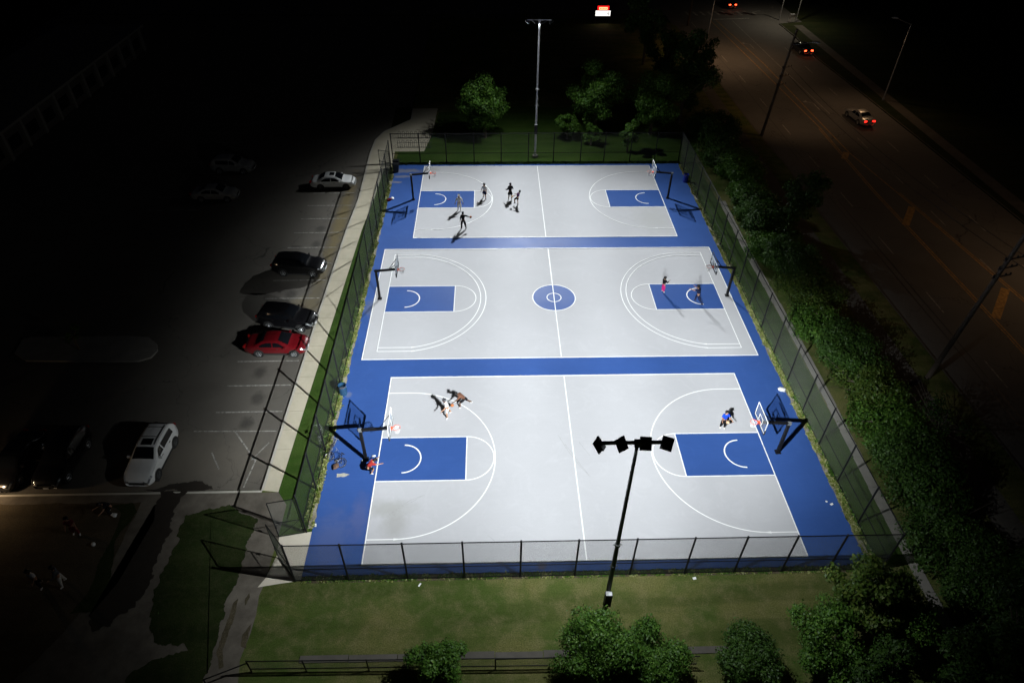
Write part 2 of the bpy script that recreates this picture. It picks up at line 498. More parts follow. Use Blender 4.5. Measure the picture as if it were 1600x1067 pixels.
MB().poly([(-500,-300),(500,-300),(500,700),(-500,700)], ZL-0.05).build('ground', M['far_ground'])['kind'] = 'structure'
MB().poly([(-70,-2.2),(-5,-2.2),(-5,60),(-2.5,60),(-2.5,103),(-70,103)], ZL).build('parking_lot', M['parking'])['kind'] = 'structure'
MB().poly([(40,-60),(64,-60),(64,150),(40,150),(40,118),(-70,118),(-70,103.5),(40,103.5)], ZL+0.004).build('road', M['road'])['kind'] = 'structure'

# raised plateau that carries lawn, courts and paths
PLAT = [(-70,-2.35),(-70,-60),(43.0,-60),(42.6,-12),(42.15,5),(41.75,22),(41.5,32),(41.7,42),(41.3,48),(41.0,60),(40.9,80),(40.6,96),(38.6,101),(34.4,104),
        (18.7,103.6),(-2.8,103.4),(-2.8,59.3),(-2.75,55.7),(-4.3,53.8),(-5.75,52.0),(-6.55,49.6),(-6.7,46),(-6.45,35.1),(-6.75,28.7),(-6.95,15.6),(-7.02,7),(-7.08,-2.35)]
MB().slab(PLAT, 0.0, ZL-0.02).build('lawn', M['lawn'])['kind'] = 'structure'
EAST = [(59.3,98),(59.6,90),(59.2,80),(60.0,66),(60.5,55),(61.3,36),(62.0,20),(62.6,0),(63,-60),(160,-60),(160,99),(64,99)]
MB().slab(EAST, 0.0, ZL-0.02).build('verge', M['far_ground'])['kind'] = 'structure'

def offs(pts, dx):
    return [(x+dx, y) for x, y in pts]
KERB_W = [(-6.45,35.1),(-6.75,28.7),(-6.95,15.6),(-7.02,7),(-7.08,-2.35)]
WALK_E = [(-4.75,35.1),(-5.18,28.7),(-5.47,17.3),(-5.75,7),(-5.97,-2.5)]
NORTH_W = [(-2.8,59.3),(-2.75,55.7),(-4.3,53.8),(-5.75,52.0),(-6.55,49.6),(-6.7,46)]
walk = [(a-0.0, b) for a, b in (NORTH_W+KERB_W)] + [(-5.97,-2.5),(-5.75,7),(-5.47,17.3),(-5.18,28.7),(-4.75,35.1),(-4.55,41.3),(-3.7,42.0),(-3.75,46.3),(-0.35,46.3),(0.3,51),(0.55,59.3)]
MB().poly(walk, 0.004).build('sidewalk', M['walk'])['kind'] = 'structure'
k = MB()
k.strip([(x+0.09, y) for x, y in NORTH_W+KERB_W], 0.16, 0.008)
k.strip([(-7.0,-2.43),(-12,-2.43),(-23,-2.43),(-70,-2.43)], 0.16, 0.008)
k.build('kerb', M['kerb'])['kind'] = 'structure'
k = MB()
# joints across the sidewalk
def wx(y, P):
    P = sorted(P, key=lambda p: p[1])
    return float(np.interp(y, [p[1] for p in P], [p[0] for p in P]))
for y in np.arange(-0.8, 44, 1.75):
    k.strip([(wx(y, KERB_W)+0.18, y), (wx(y, WALK_E)-0.02, y+0.02)], 0.018, 0.009)
k.build('sidewalk_joints', M['joint'])['kind'] = 'structure'
# green verge between sidewalk and fence
MB().poly([(-5.97,-2.5),(-5.75,7),(-5.47,17.3),(-5.18,28.7),(-4.75,35.1),(-4.55,41.3),(-3.3,41.6),(-3.3,-5.5),(-5.22,-5.72),(-5.22,-3.5)], 0.005).build('verge', M['verge'])['kind'] = 'structure'
MB().poly([(-3.3,42.8),(31.2,42.8),(33,50),(30,58),(12,60),(0.8,58),(0.3,51),(-0.35,46.3),(-3.4,46.2)], 0.004).build('verge', M['verge'])['kind'] = 'structure'
MB().poly([(29.1,-8.3),(31.7,-8.3),(31.6,0),(31.55,33),(31.3,43),(29.1,43)], 0.005).build('verge', M['verge'])['kind'] = 'structure'

WET = [(-13.36,-2.37),(-13.2,-3.33),(-13.01,-4.49),(-13.38,-5.98),(-13.45,-7.26),(-13.64,-8.37),(-13.89,-9.43),(-14.27,-10.51),(-13.45,-11.23),(-12.71,-10.62),(-11.98,-9.99),(-11.63,-9.29),(-11.79,-7.66),(-11.68,-6.06),(-11.82,-5.36),(-12.04,-3.87),(-11.76,-2.4)]
PUD = [(-14.44,-2.15),(-13.71,-1.97),(-13.1,-1.78),(-12.05,-1.56),(-11.47,-1.47),(-10.35,-1.84),(-10.18,-2.14),(-11.81,-2.26),(-13.42,-2.22)]
LAWN_W = [(-11.22,-4.03),(-8.87,-3.47),(-6.76,-4.53),(-6.77,-5.34),(-6.98,-5.99),(-6.77,-7.04),(-6.87,-8.25),(-7.02,-8.83),(-7.02,-9.58),(-7.04,-10.67),(-6.98,-11.89),(-6.93,-12.88),(-6.82,-14.05),(-6.45,-15.63),(-11.59,-15.51),(-10.85,-13.96),(-10.49,-13.28),(-9.54,-12.82),(-8.34,-12.26),(-8.54,-11.95),(-9.52,-12.17),(-10.1,-11.92),(-10.6,-11.29),(-10.97,-10.41),(-11.1,-9.68),(-11.25,-8.15),(-11.11,-7.36),(-11.05,-6.07),(-11.11,-5.24)]
STRIP = [(-14.1,-10.2),(-13.83,-8.86),(-14.3,-7.0),(-14.71,-5.81),(-14.5,-4.6),(-14.18,-3.83),(-14.73,-3.11),(-16.13,-3.32),(-15.15,-3.81),(-14.97,-5.16),(-15.04,-6.98),(-14.83,-8.84),(-15.2,-10.3)]
def jag(P, amt, step=0.35, seed=0):
    out = []
    n = len(P)
    for i in range(n):
        a, b = P[i], P[(i+1) % n]
        L = math.hypot(b[0]-a[0], b[1]-a[1])
        c = max(1, int(L/step))
        for j in range(c):
            t = j/c
            x, y = a[0]+(b[0]-a[0])*t, a[1]+(b[1]-a[1])*t
            q = mnoise.noise_vector(Vector((x*1.3+seed, y*1.3, seed*3.1)))
            q2 = mnoise.noise_vector(Vector((x*4.1+seed, y*4.1, seed*1.7)))
            q3 = mnoise.noise_vector(Vector((x*11+seed, y*11, seed*0.7)))
            out.append((x+amt*(q.x+0.5*q2.x+0.35*q3.x), y+amt*(q.y+0.5*q2.y+0.35*q3.y)))
    return out
MB().poly([(-70,-2.52),(-7.1,-2.52),(-5.98,-2.5),(-5.25,-2.64),(-5.25,-3.55),(-5.22,-4.7),(-5.13,-5.72),(-5.26,-7.07),(-5.24,-8.48),(-5.39,-9.43),(-5.27,-10.54),(-5.3,-11.59),(-5.47,-12.92),(-5.24,-14.09),(-4.92,-15.67),(-5,-30),(-70,-30)], 0.004).build('driveway', M['path'])['kind'] = 'structure'
MB().poly(jag([(-70,-2.9),(-14.2,-3.1),(-14.3,-5.8),(-14.3,-7.5),(-14.6,-9.4),(-15.1,-11.3),(-16.3,-13.6),(-18,-18),(-70,-18)], 0.12, seed=3), 0.008).build('worn_ground', M['gravel'])['kind'] = 'structure'
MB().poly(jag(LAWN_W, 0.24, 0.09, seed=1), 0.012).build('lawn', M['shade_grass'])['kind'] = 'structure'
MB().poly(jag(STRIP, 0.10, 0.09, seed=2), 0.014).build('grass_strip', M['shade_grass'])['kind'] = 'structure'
MB().poly(jag(WET, 0.28, 0.09, seed=4), 0.016).build('wet_patch', M['wet'])['kind'] = 'structure'
MB().poly(jag(PUD, 0.2, 0.09, seed=5), ZL+0.008).build('wet_patch', M['wet'])['kind'] = 'structure'
for i, P in enumerate(([(-6.1,-9.6),(-6.0,-9.2),(-5.85,-9.5),(-5.95,-10.0)], [(-6.7,-9.9),(-6.45,-9.6),(-6.4,-11),(-6.5,-12.4),(-6.2,-13.2),(-6.4,-13.3),(-6.75,-12.6)], [(-5.35,-11),(-5.7,-11.6),(-5.65,-12.3),(-5.35,-12.4)])):
    MB().poly(jag(P, 0.08, 0.12, seed=10+i), 0.012).build('mud_patch', M['soil'])['kind'] = 'structure'
MB().poly([(-3.28,-5.42),(-5.15,-5.75),(-5.0,-7.0),(-5.3,-8.4),(-5.6,-8.95),(-4.4,-8.75),(-3.28,-8.6)], 0.008).build('concrete_pad', M['pad'])['kind'] = 'structure'

# concrete strip right of the courts, pavement beyond the hedge, low strip below the lawn
wr = MB()
for y in np.arange(-12.5, 34, 2.4):
    y1 = min(y+2.38, 34)
    x0 = 31.62+0.12*math.sin(y*0.2)
    wr.box((x0+0.3, (y+y1)/2, 0.02), (0.62, y1-y, 0.05+0.01*(int(y) % 3)))
wr.build('kerb_strip', M['dark_conc'])['kind'] = 'structure'
MB().poly([(38.0,-20),(39.9,-20),(39.7,10),(39.4,30),(39.3,60),(39.2,97),(37.7,97),(37.7,60),(37.8,30),(38.0,10)], 0.004).build('pavement', M['pave'])['kind'] = 'structure'
MB().poly([(63.2,-20),(65.0,-20),(64.0,40),(63.2,97),(61.6,97),(62.4,40)], 0.004).build('pavement', M['pave'])['kind'] = 'structure'
MB().poly([(18.5,101.2),(33,101.2),(33,102.8),(-2,102.6),(-2,101)], 0.004).build('pavement', M['pave'])['kind'] = 'structure'
wr = MB()
for x in np.arange(-2.4, 20, 2.5):
    wr.box((x+1.22, -13.02-0.03*math.sin(x), 0.03), (2.46, 0.36, 0.07))
wr.build('kerb_strip', M['pave'])['kind'] = 'structure'
# road kerbs
k = MB()
k.strip([(x+0.08-0.16, y) for x, y in PLAT[3:12]], 0.16, 0.006)
k.strip([(x+0.08, y) for x, y in EAST[:9]], 0.16, 0.006)
k.build('kerb', M['pave'])['kind'] = 'structure'
# median island of the car park
ISL = [(-29.58,12.6),(-29.0,12.9),(-21.47,12.92),(-19.79,12.74),(-18.85,11.94),(-18.51,11.18),(-18.7,10.36),(-19.55,9.94),(-24.16,10.02),(-28.07,10.16),(-29.35,11.0)]
MB().slab(ISL, 0.02, ZL-0.01).build('parking_island', M['dark_conc'])['kind'] = 'structure'

# markings
k = MB()
z = ZL+0.008
for i in range(13):
    y = 4.58+2.66*i
    k.strip([(wx(y, KERB_W)-0.35, y), (wx(y, KERB_W)-5.0, y-0.03)], 0.11, z)
k.strip([(-7.3,2.72),(-13.0,2.80)], 0.09, z)
k.strip([(-10.15,2.7),(-8.15,0.2)], 0.10, z); k.strip([(-8.1,0.3),(-8.3,-2.0)], 0.09, z); k.strip([(-11.2,0.9),(-10.3,-0.5)], 0.09, z)
k.strip([(-7.6,1.7),(-8.4,0.2)], 0.09, z)
for i in range(9):
    k.strip([(-27.5, 33+2.7*i), (-22.4, 33+2.7*i)], 0.10, z)
for i in range(8):
    k.strip([(17, 70+2.9*i), (22.5, 70+2.9*i)], 0.10, 0.006)
k.build('parking_lines', M['worn_line'])['kind'] = 'structure'

YL = [(49.85,-30),(49.80,10.2),(49.72,18.4),(49.4,35.9),(49.7,52.8),(48.9,72),(47.5,100.4)]
YR = [(54.9,-30),(54.2,10),(53.7,16.7),(51.7,35.9),(50.5,45.7),(50.05,76.8),(48.6,100.8)]
k = MB(); z = ZL+0.010
k.strip(YL, 0.13, z); k.strip(YR, 0.13, z)
k.strip([(x-0.26, y) for x, y in YL[:5]], 0.11, z); k.strip([(x+0.26, y) for x, y in YR[:4]], 0.11, z)
for a, b in (((51.84,32.82),(49.4,29.2)), ((53.2,18.3),(49.9,14.2)), ((50.2,45.9),(49.2,44.1)), ((54.4,3),(49.9,-1.5))):
    k.strip([a, b], 0.7, z+0.002)
k.build('road_lines', M['yellow_line'])['kind'] = 'structure'
k = MB()
def dashes(P, a, b, on=3.0, gap=6.0, w=0.12):
    ys = [p[1] for p in P]; xs = [p[0] for p in P]
    y = a
    while y < b:
        k.strip([(float(np.interp(y, ys, xs)), y), (float(np.interp(y+on, ys, xs)), y+on)], w, z)
        y += on+gap
dashes([(46.2,-30),(46.0,7),(45.85,17),(45.0,63),(44.6,76),(43.8,98)], -21, 98)
dashes([(54.6,-30),(53.9,10),(53.5,25),(53.4,32),(53.2,57)], 2, 56)
dashes([(57.6,-30),(57.2,10),(56.9,30),(56.4,60),(56.0,82)], 1, 84)
k.strip([(52.72,57.5),(52.2,75),(51.54,100.4)], 0.12, z)
k.strip([(48.2,100.9),(55.0,101.7)], 0.5, z)
for i in range(10):
    x = 44.5+1.4*i
    k.strip([(x, 103.3+0.08*i), (x-0.3, 105.8+0.08*i)], 0.5, z)
k.strip([(56.5,106),(58.5,106.4)], 0.4, z)
# turn arrows in the left turn lane
for (x, y) in ((50.4, 86), (51.6, 60.5)):
    k.strip([(x+0.3, y-1.6), (x+0.3, y+0.6), (x-0.5, y+1.3)], 0.16, z)
    k.poly([(x-0.4, y+1.7), (x-1.1, y+1.2), (x-0.45, y+0.8)], z)
k.build('road_lines', M['worn_line'])['kind'] = 'structure'
k = MB()
k.strip([(45.35,-30),(45.1,10),(44.6,30),(44.2,50),(43.9,76),(43.0,100)], 0.09, ZL+0.010)
k.strip([(44.75,-30),(44.5,10),(44.0,30),(43.6,50)], 0.07, ZL+0.010)
k.build('road_seam', M['seam'])['kind'] = 'structure'

# ------------------------------------------------------------------ courts
BX0, BX1, BY0, BY1 = -3.3, 29.18, -8.36, 42.88
edge = []
for y in np.linspace(BY0, BY1, 90): edge.append((BX1+0.035*mnoise.noise(Vector((0, y*1.1, 5))), y))
for y in np.linspace(BY1, BY0, 90): edge.append((BX0-0.10*(y/42)+0.05*mnoise.noise(Vector((3, y*0.9, 9))), y))
MB().poly(edge, 0.016).build('court_surface', M['blue'])['kind'] = 'structure'
C1 = (0.0, 25.84, 0.0, 7.72); C2 = (-2.48, 28.29, 17.45, 7.70); C3 = (0.0, 25.69, 34.75, 7.58)
g = MB()
for (x0, x1, yc, hw) in (C1, C2, C3):
    g.poly([(x0,yc-hw),(x1,yc-hw),(x1,yc+hw),(x0,yc+hw)], 0.020)
g.build('court_surface', M['grey'])['kind'] = 'structure'
g = MB(); ln = MB()
KL, KW = 5.79, 1.829
LW = 0.072
def arc(cx, cy, R, a0, a1, n=40):
    return [(cx+R*math.cos(a0+(a1-a0)*i/n), cy+R*math.sin(a0+(a1-a0)*i/n)) for i in range(n+1)]
def half(xb, yc, sgn, R3s, nocharge=1.16):
    """xb: x of the baseline the hoop hangs over; sgn +1 opens to +x"""
    T = lambda P: [(xb+sgn*x, yc+y) for x, y in P]
    g.poly(T([(0,-KW),(KL,-KW),(KL,KW),(0,KW)]) if sgn > 0 else T([(0,KW),(KL,KW),(KL,-KW),(0,-KW)]), 0.024)
    ln.strip(T([(0,-KW),(KL,-KW)]), LW, 0.0285); ln.strip(T([(0,KW),(KL,KW)]), LW, 0.0285)
    ln.strip(T([(KL,-KW-LW/2),(KL,KW+LW/2)]), LW, 0.0325)
    ln.strip(T(arc(KL, 0, KW, -math.pi/2, math.pi/2)), LW, 0.0365)
    ln.strip(T(arc(1.62, 0, nocharge, -math.pi/2, math.pi/2, 28)), LW+0.02, 0.0285)
    for (ye, R) in R3s:
        t = math.asin(min(1, ye/R)) if R > ye else math.pi/2
        ln.strip(T([(0,-ye),(1.62+R*math.cos(t),-ye)]+arc(1.62, 0, R, -t, t, 60)+[(0,ye)]), LW, 0.0405)
def outline(x0, x1, yc, hw, w=LW):
    for a, b in (((x0,yc-hw),(x1,yc-hw)), ((x0,yc+hw),(x1,yc+hw))):
        ln.strip([(a[0]-w/2, a[1]), (b[0]+w/2, b[1])], w+0.02, 0.0445)
    for x in (x0, x1):
        ln.strip([(x, yc-hw+w/2), (x, yc+hw-w/2)], w, 0.0445)
    ln.strip([((x0+x1)/2, yc-hw), ((x0+x1)/2, yc+hw)], w, 0.0485)
for (x0, x1, yc, hw) in (C1, C3):
    outline(x0, x1, yc, hw)
    half(x0, yc, 1, [(6.08, 6.08)]); half(x1, yc, -1, [(6.08, 6.08)])
x0, x1, yc, hw = C2
outline(x0, x1, yc, hw)
g.poly(arc((x0+x1)/2, yc, 1.83, 0, 2*math.pi, 48)[:-1], 0.024)
ln.strip(arc((x0+x1)/2, yc, 1.83, 0, 2*math.pi, 48)[:-1], LW, 0.0325, closed=True)
ln.strip(arc((x0+x1)/2, yc, 0.61, 0, 2*math.pi, 28)[:-1], LW, 0.0325, closed=True)
IN = 1.045
for xb, s in ((x0+IN, 1), (x1-IN, -1)):
    half(xb, yc, s, [(6.78, 6.86), (6.33, 6.41)])
    ln.strip([(xb, yc-6.78-LW/2), (xb, yc+6.78+LW/2)], LW, 0.0445)
g.build('court_surface', M['blue'])['kind'] = 'structure'
ln.build('court_lines', M['line'])['kind'] = 'structure'
k = MB()
for (pts) in ([(12.0,1.9),(12.6,0.4),(13.3,-0.9),(13.8,-1.7)], [(13.4,1.2),(14.0,0.0)], [(1.2,-4.3),(2.4,-3.3),(3.3,-2.9)], [(5.5,12.2),(5.9,11.6)], [(20.5,31.2),(21.6,30.6),(22.1,30.0)], [(7.2,-5.9),(7.9,-6.6)]):
    k.strip(jag(pts, 0.05, 0.3)[:-2] if len(pts) > 2 else pts, 0.022, 0.0215)
k.build('court_cracks', M['crack'])['kind'] = 'structure'
MB().poly(jag([(-2.55,-1.15),(-2.1,-1.1),(-1.7,-1.22),(-2.0,-1.4),(-2.5,-1.42)], 0.06, 0.12, seed=21), 0.021).build('bare_patch', M['tan_patch'])['kind'] = 'structure'

# ------------------------------------------------------------------ vegetation
def leaf_mesh(name, cent, rad, n, size, mat, parent, rng, shell=0.55, squash=1.0, droop=0.0):
    """n small leaf faces spread through ellipsoidal clumps"""
    cent = np.asarray(cent); rad = np.asarray(rad)
    w = rad**2; w = w/w.sum()
    idx = rng.choice(len(cent), n, p=w)
    d = rng.normal(size=(n, 3)); d /= np.linalg.norm(d, axis=1)[:, None]
    rr = (shell+(1-shell)*rng.random(n)**0.6)*rad[idx]*(1+0.18*rng.normal(size=n))
    p = cent[idx]+d*rr[:, None]*np.array([1, 1, squash])
    nrm = d+rng.normal(size=(n, 3))*0.7+np.array([0, 0, 0.5])
    nrm /= np.linalg.norm(nrm, axis=1)[:, None]
    t = np.cross(nrm, rng.normal(size=(n, 3))); t /= np.linalg.norm(t, axis=1)[:, None]
    b = np.cross(nrm, t)
    s = size*(0.45+1.0*rng.random(n)**1.5)[:, None]*(0.8+0.45*rng.random(len(cent))[idx])[:, None]
    V = np.empty((n, 4, 3))
    V[:, 0] = p-t*s; V[:, 1] = p-b*s*0.55+nrm*s*0.12; V[:, 2] = p+t*s; V[:, 3] = p+b*s*0.55+nrm*s*0.12
    V[:, :, 2] = np.maximum(V[:, :, 2], 0.03)
    me = bpy.data.meshes.new(name)
    me.vertices.add(4*n); me.vertices.foreach_set('co', V.reshape(-1))
    me.loops.add(4*n); me.loops.foreach_set('vertex_index', np.arange(4*n, dtype=np.int32))
    me.polygons.add(n); me.polygons.foreach_set('loop_start', np.arange(0, 4*n, 4, dtype=np.int32))
    me.update(calc_edges=True)
    me.materials.append(mat)
    o = bpy.data.objects.new(name, me)
    return link(o, parent)

def make_tree(name, x, y, cz, r, h, n, leaf, mat, seed, label, cat, group=None, clumps=34, flat=0.85, bare=0.0, lean=(0, 0), stretch=1.0):
    """cz: height of the crown's centre, r: crown radius, h: crown half height"""
    rng = np.random.default_rng(seed)
    root = thing(name, (x, y, 0.0), 0, label, cat, group)
    tr = MB()
    tr.bar((0, 0, -0.05), (lean[0]*.5, lean[1]*.5, cz*0.55), 0.05*r+0.05, 8, 0.035*r+0.04)
    top = Vector((lean[0], lean[1], cz+0.2*h))
    tr.bar((lean[0]*.5, lean[1]*.5, cz*0.55), top, 0.035*r+0.04, 8, 0.02)
    cents, rads = [], []
    for i in range(clumps):
        u = rng.normal(size=3); u /= np.linalg.norm(u)
        q = rng.random()**0.45
        lump = 0.78+0.3*rng.random()
        c = np.array([u[0]*r*q*lump, u[1]*r*q*lump, u[2]*h*q*lump])*0.86
        c[1] *= stretch
        if u[2] < -0.3: c[:2] *= 0.8
        c += np.array([lean[0], lean[1], cz])
        c[2] = max(c[2], 0.25*r*0.4)
        cents.append(c); rads.append(r*(0.17+0.17*rng.random()))
        if i % 2 == 0:
            a = Vector((lean[0]*.5, lean[1]*.5, cz*(0.4+0.25*rng.random())))
            b = Vector(c)
            m = (a+b)/2+Vector((0, 0, 0.15*r))
            tr.bar(a, m, 0.02*r+0.012, 5, 0.014*r+0.01); tr.bar(m, b, 0.014*r+0.01, 5, 0.008)
    for _ in range(int(8*bare)):
        a = rng.random()*2*math.pi
        e = Vector((math.cos(a)*r*1.15, math.sin(a)*r*1.15, cz+h*(rng.random()-0.2)))
        tr.bar((0, 0, cz*0.5), e, 0.03, 4, 0.008)
    tr.build('trunk', M['bark'], root)
    leaf_mesh('crown', cents, rads, n, leaf, mat, root, rng, squash=flat)
    return root

# far trees beyond the top fence
make_tree('deciduous_tree', 6.9, 50.1, 4.2, 3.5, 3.2, 15000, 0.13, M['leaf'], 1, 'bright green leafy tree alone on the lawn, left of the far floodlight pole', 'tree', clumps=40)
make_tree('deciduous_tree', 20.4, 51.0, 5.1, 3.8, 4.2, 20000, 0.125, M['leaf'], 2, 'tall tree right of the far floodlight pole with a low bushy neighbour', 'tree', clumps=38)
make_tree('shrub', 16.9, 49.6, 2.0, 1.7, 1.7, 5000, 0.11, M['leaf'], 3, 'low bright green shrub just right of the far floodlight pole', 'shrub', clumps=16)
make_tree('shrub', 23.7, 45.8, 2.4, 1.5, 2.3, 6500, 0.11, M['leaf'], 4, 'narrow upright shrub close behind the far end of the fence', 'shrub', clumps=14)
make_tree('shrub', 19.6, 47.8, 1.4, 1.3, 1.3, 3000, 0.11, M['leaf'], 44, 'small round shrub beneath the tall tree behind the far fence', 'shrub', clumps=12)
make_tree('deciduous_tree', 27.4, 51.0, 4.6, 4.0, 4.0, 19000, 0.13, M['leaf'], 5, 'dark broad tree beyond the far right fence corner', 'tree', clumps=30)
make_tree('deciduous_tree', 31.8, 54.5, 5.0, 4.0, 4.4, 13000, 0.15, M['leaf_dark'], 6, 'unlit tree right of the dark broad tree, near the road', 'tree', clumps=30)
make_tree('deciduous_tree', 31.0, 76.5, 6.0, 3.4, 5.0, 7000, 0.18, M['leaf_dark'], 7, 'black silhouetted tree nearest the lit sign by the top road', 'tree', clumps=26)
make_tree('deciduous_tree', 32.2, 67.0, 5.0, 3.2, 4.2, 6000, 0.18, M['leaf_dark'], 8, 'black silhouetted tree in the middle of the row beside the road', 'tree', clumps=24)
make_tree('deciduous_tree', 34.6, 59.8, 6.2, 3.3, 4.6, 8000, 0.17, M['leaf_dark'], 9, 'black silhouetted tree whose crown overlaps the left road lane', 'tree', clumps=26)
# shrubs of the long hedge between the courts and the road
HEDGE_WORDS = ['farthest up, well beyond the far fence corner', 'second farthest, just beyond the far fence corner', 'nearest the far fence corner', 'above the blue bin', 'beside the far right hoop', 'just above the middle court', 'level with the top edge of the middle court',
    'level with the middle right hoop', 'level with the bottom edge of the middle court', 'level with the blue gap between courts', 'level with the white bag',
    'beside the near right hoop', 'with the brightest lit leaves', 'below the near right hoop', 'level with the bottom of the near court', 'opposite the near fence corner', 'last before the near trees']
hy = np.linspace(49.5, -10.0, 17)
for i, y in enumerate(hy):
    y = float(y)
    hx = (34.25 if i > 3 else 34.6)+0.2*math.sin(i*1.7)
    hh = 1.35+0.3*math.sin(i*2.3+1)
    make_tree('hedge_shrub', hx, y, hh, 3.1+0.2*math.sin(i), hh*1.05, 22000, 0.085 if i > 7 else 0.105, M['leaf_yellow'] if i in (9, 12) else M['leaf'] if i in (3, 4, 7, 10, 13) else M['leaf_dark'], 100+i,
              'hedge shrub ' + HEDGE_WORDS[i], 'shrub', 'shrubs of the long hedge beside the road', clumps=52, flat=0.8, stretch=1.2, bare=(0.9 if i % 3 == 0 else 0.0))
make_tree('deciduous_tree', 37.0, 27.5, 4.2, 2.7, 2.6, 6000, 0.12, M['leaf_dark'], 30, 'dark spreading tree rising behind the hedge towards the road', 'tree', clumps=22, bare=0.6)
make_tree('bare_tree', 37.2, 0.5, 3.0, 2.2, 2.2, 900, 0.09, M['leaf_dark'], 31, 'sparse half bare tree behind the hedge near the lower right', 'tree', clumps=10, bare=2.5)
# near trees below the lawn
make_tree('shrub', 4.7, -13.9, 1.55, 1.5, 1.5, 17000, 0.06, M['leaf'], 11, 'small round shrub standing alone on the low fence line', 'shrub', clumps=26)
make_tree('deciduous_tree', 12.6, -14.4, 2.9, 2.4, 2.5, 34000, 0.066, M['leaf'], 12, 'dense green tree in front of the near floodlight pole', 'tree', clumps=44)
make_tree('shrub', 15.3, -14.5, 2.1, 1.95, 1.7, 21000, 0.064, M['leaf'], 13, 'low wide shrub joined to the right of the tree at the near floodlight pole', 'shrub', clumps=28)
make_tree('deciduous_tree', 19.8, -14.2, 2.5, 2.1, 1.95, 24000, 0.062, M['leaf_dark'], 141, 'round dark green tree in the middle of the lower lawn edge', 'tree', clumps=34)
make_tree('deciduous_tree', 23.4, -14.0, 3.0, 2.0, 2.4, 20000, 0.068, M['leaf'], 15, 'leafy tree left of the tall yellow green tree', 'tree', clumps=34)
make_tree('deciduous_tree', 25.6, -12.6, 4.2, 2.0, 3.0, 15000, 0.085, M['leaf_yellow'], 16, 'tall yellow green tree overlapping the near right fence', 'tree', clumps=30)
make_tree('deciduous_tree', 28.0, -12.6, 3.2, 1.9, 2.4, 9000, 0.085, M['leaf'], 17, 'tree between the tall yellow green tree and the concrete strip', 'tree', clumps=26)
make_tree('deciduous_tree', 32.9, -14.4, 4.0, 2.4, 3.2, 10000, 0.09, M['leaf_dark'], 18, 'dark tree at the lower right beyond the concrete strip', 'tree', clumps=28)
make_tree('deciduous_tree', 29.4, -16.2, 4.0, 2.3, 3.0, 9000, 0.09, M['leaf_dark'], 19, 'dark tree at the bottom right edge below the concrete strip', 'tree', clumps=28)
make_tree('deciduous_tree', 25.2, -16.4, 3.4, 2.0, 2.6, 9000, 0.085, M['leaf_dark'], 20, 'dark tree at the bottom edge below the tall yellow green tree', 'tree', clumps=26)
make_tree('deciduous_tree', 36.5, -11.5, 4.0, 2.6, 3.4, 8000, 0.1, M['leaf_dark'], 21, 'dark tree at the right edge near the lower pavement', 'tree', clumps=24)
make_tree('sapling', -24.6, 11.4, 1.5, 0.8, 0.9, 700, 0.06, M['leaf_dark'], 22, 'thin sapling on the car park island', 'tree', clumps=8)

def tufts(name, x0, x1, y0, y1, n, h, mat, label, along='y', curve=None, seed=0):
    rng = np.random.default_rng(seed)
    X = x0+(x1-x0)*rng.random(n); Y = y0+(y1-y0)*rng.random(n)
    keep = []
    for i in range(n):
        q = mnoise.noise(Vector((X[i]*2.5, Y[i]*1.1, seed)))+0.25*mnoise.noise(Vector((X[i]*9, Y[i]*9, 3)))
        mid = abs((X[i]-(x0+x1)/2)/((x1-x0)/2)) if along == 'y' else abs((Y[i]-(y0+y1)/2)/((y1-y0)/2))
        keep.append(q > -0.28+0.35*mid)
    X, Y = X[keep], Y[keep]; n = len(X)
    a = rng.random(n)*2*np.pi
    hh = h*(0.3+0.9*rng.random(n)); w = 0.035+0.03*rng.random(n)
    V = np.empty((n, 4, 3))
    dx, dy = np.cos(a)*w, np.sin(a)*w
    lx, ly = rng.normal(size=n)*hh*0.7, rng.normal(size=n)*hh*0.7
    V[:, 0] = np.c_[X-dx, Y-dy, np.full(n, 0.01)]; V[:, 1] = np.c_[X+dx, Y+dy, np.full(n, 0.01)]
    V[:, 2] = np.c_[X+dx*0.8+lx, Y+dy*0.8+ly, hh]; V[:, 3] = np.c_[X-dx*0.8+lx, Y-dy*0.8+ly, hh*0.9]
    me = bpy.data.meshes.new(name)
    me.vertices.add(4*n); me.vertices.foreach_set('co', V.reshape(-1))
    me.loops.add(4*n); me.loops.foreach_set('vertex_index', np.arange(4*n, dtype=np.int32))
    me.polygons.add(n); me.polygons.foreach_set('loop_start', np.arange(0, 4*n, 4, dtype=np.int32))
    me.update(calc_edges=True); me.materials.append(mat)
    o = link(bpy.data.objects.new(name, me))
    return tag(o, label, 'weeds', kind='stuff')
# bare, pale soil rims along the court's long sides, then weeds
for (xa, xb) in ((-3.6, -3.27), (29.14, 29.44)):
    P = []
    for y in np.linspace(-8.2, 42.4, 120): P.append((xb+0.16*mnoise.noise(Vector((xb, y*1.7, 1))), float(y)))
    for y in np.linspace(42.4, -8.2, 120): P.append((xa+0.16*mnoise.noise(Vector((xa, y*1.7, 1))), float(y)))
    if xa < 0: P = [p for p in P if p[1] > -5.45]
    MB().poly(P, 0.021).build('soil_rim', M['rim_soil'])['kind'] = 'structure'
tufts('weeds', -3.85, -3.27, -5.4, 42, 24000, 0.10, M['leaf_dry'], 'weeds along the left edge of the courts', seed=1)
tufts('weeds', -3.95, -3.5, -5.4, 42, 12000, 0.12, M['leaf'], 'green grass tufts along the left fence', seed=2)
tufts('weeds', 29.15, 29.62, -8, 42.4, 22000, 0.10, M['leaf_dry'], 'pale weeds along the right edge of the courts', seed=3)
tufts('weeds', 29.45, 29.8, -8, 42.4, 6000, 0.12, M['leaf'], 'green grass tufts along the right fence', seed=4)
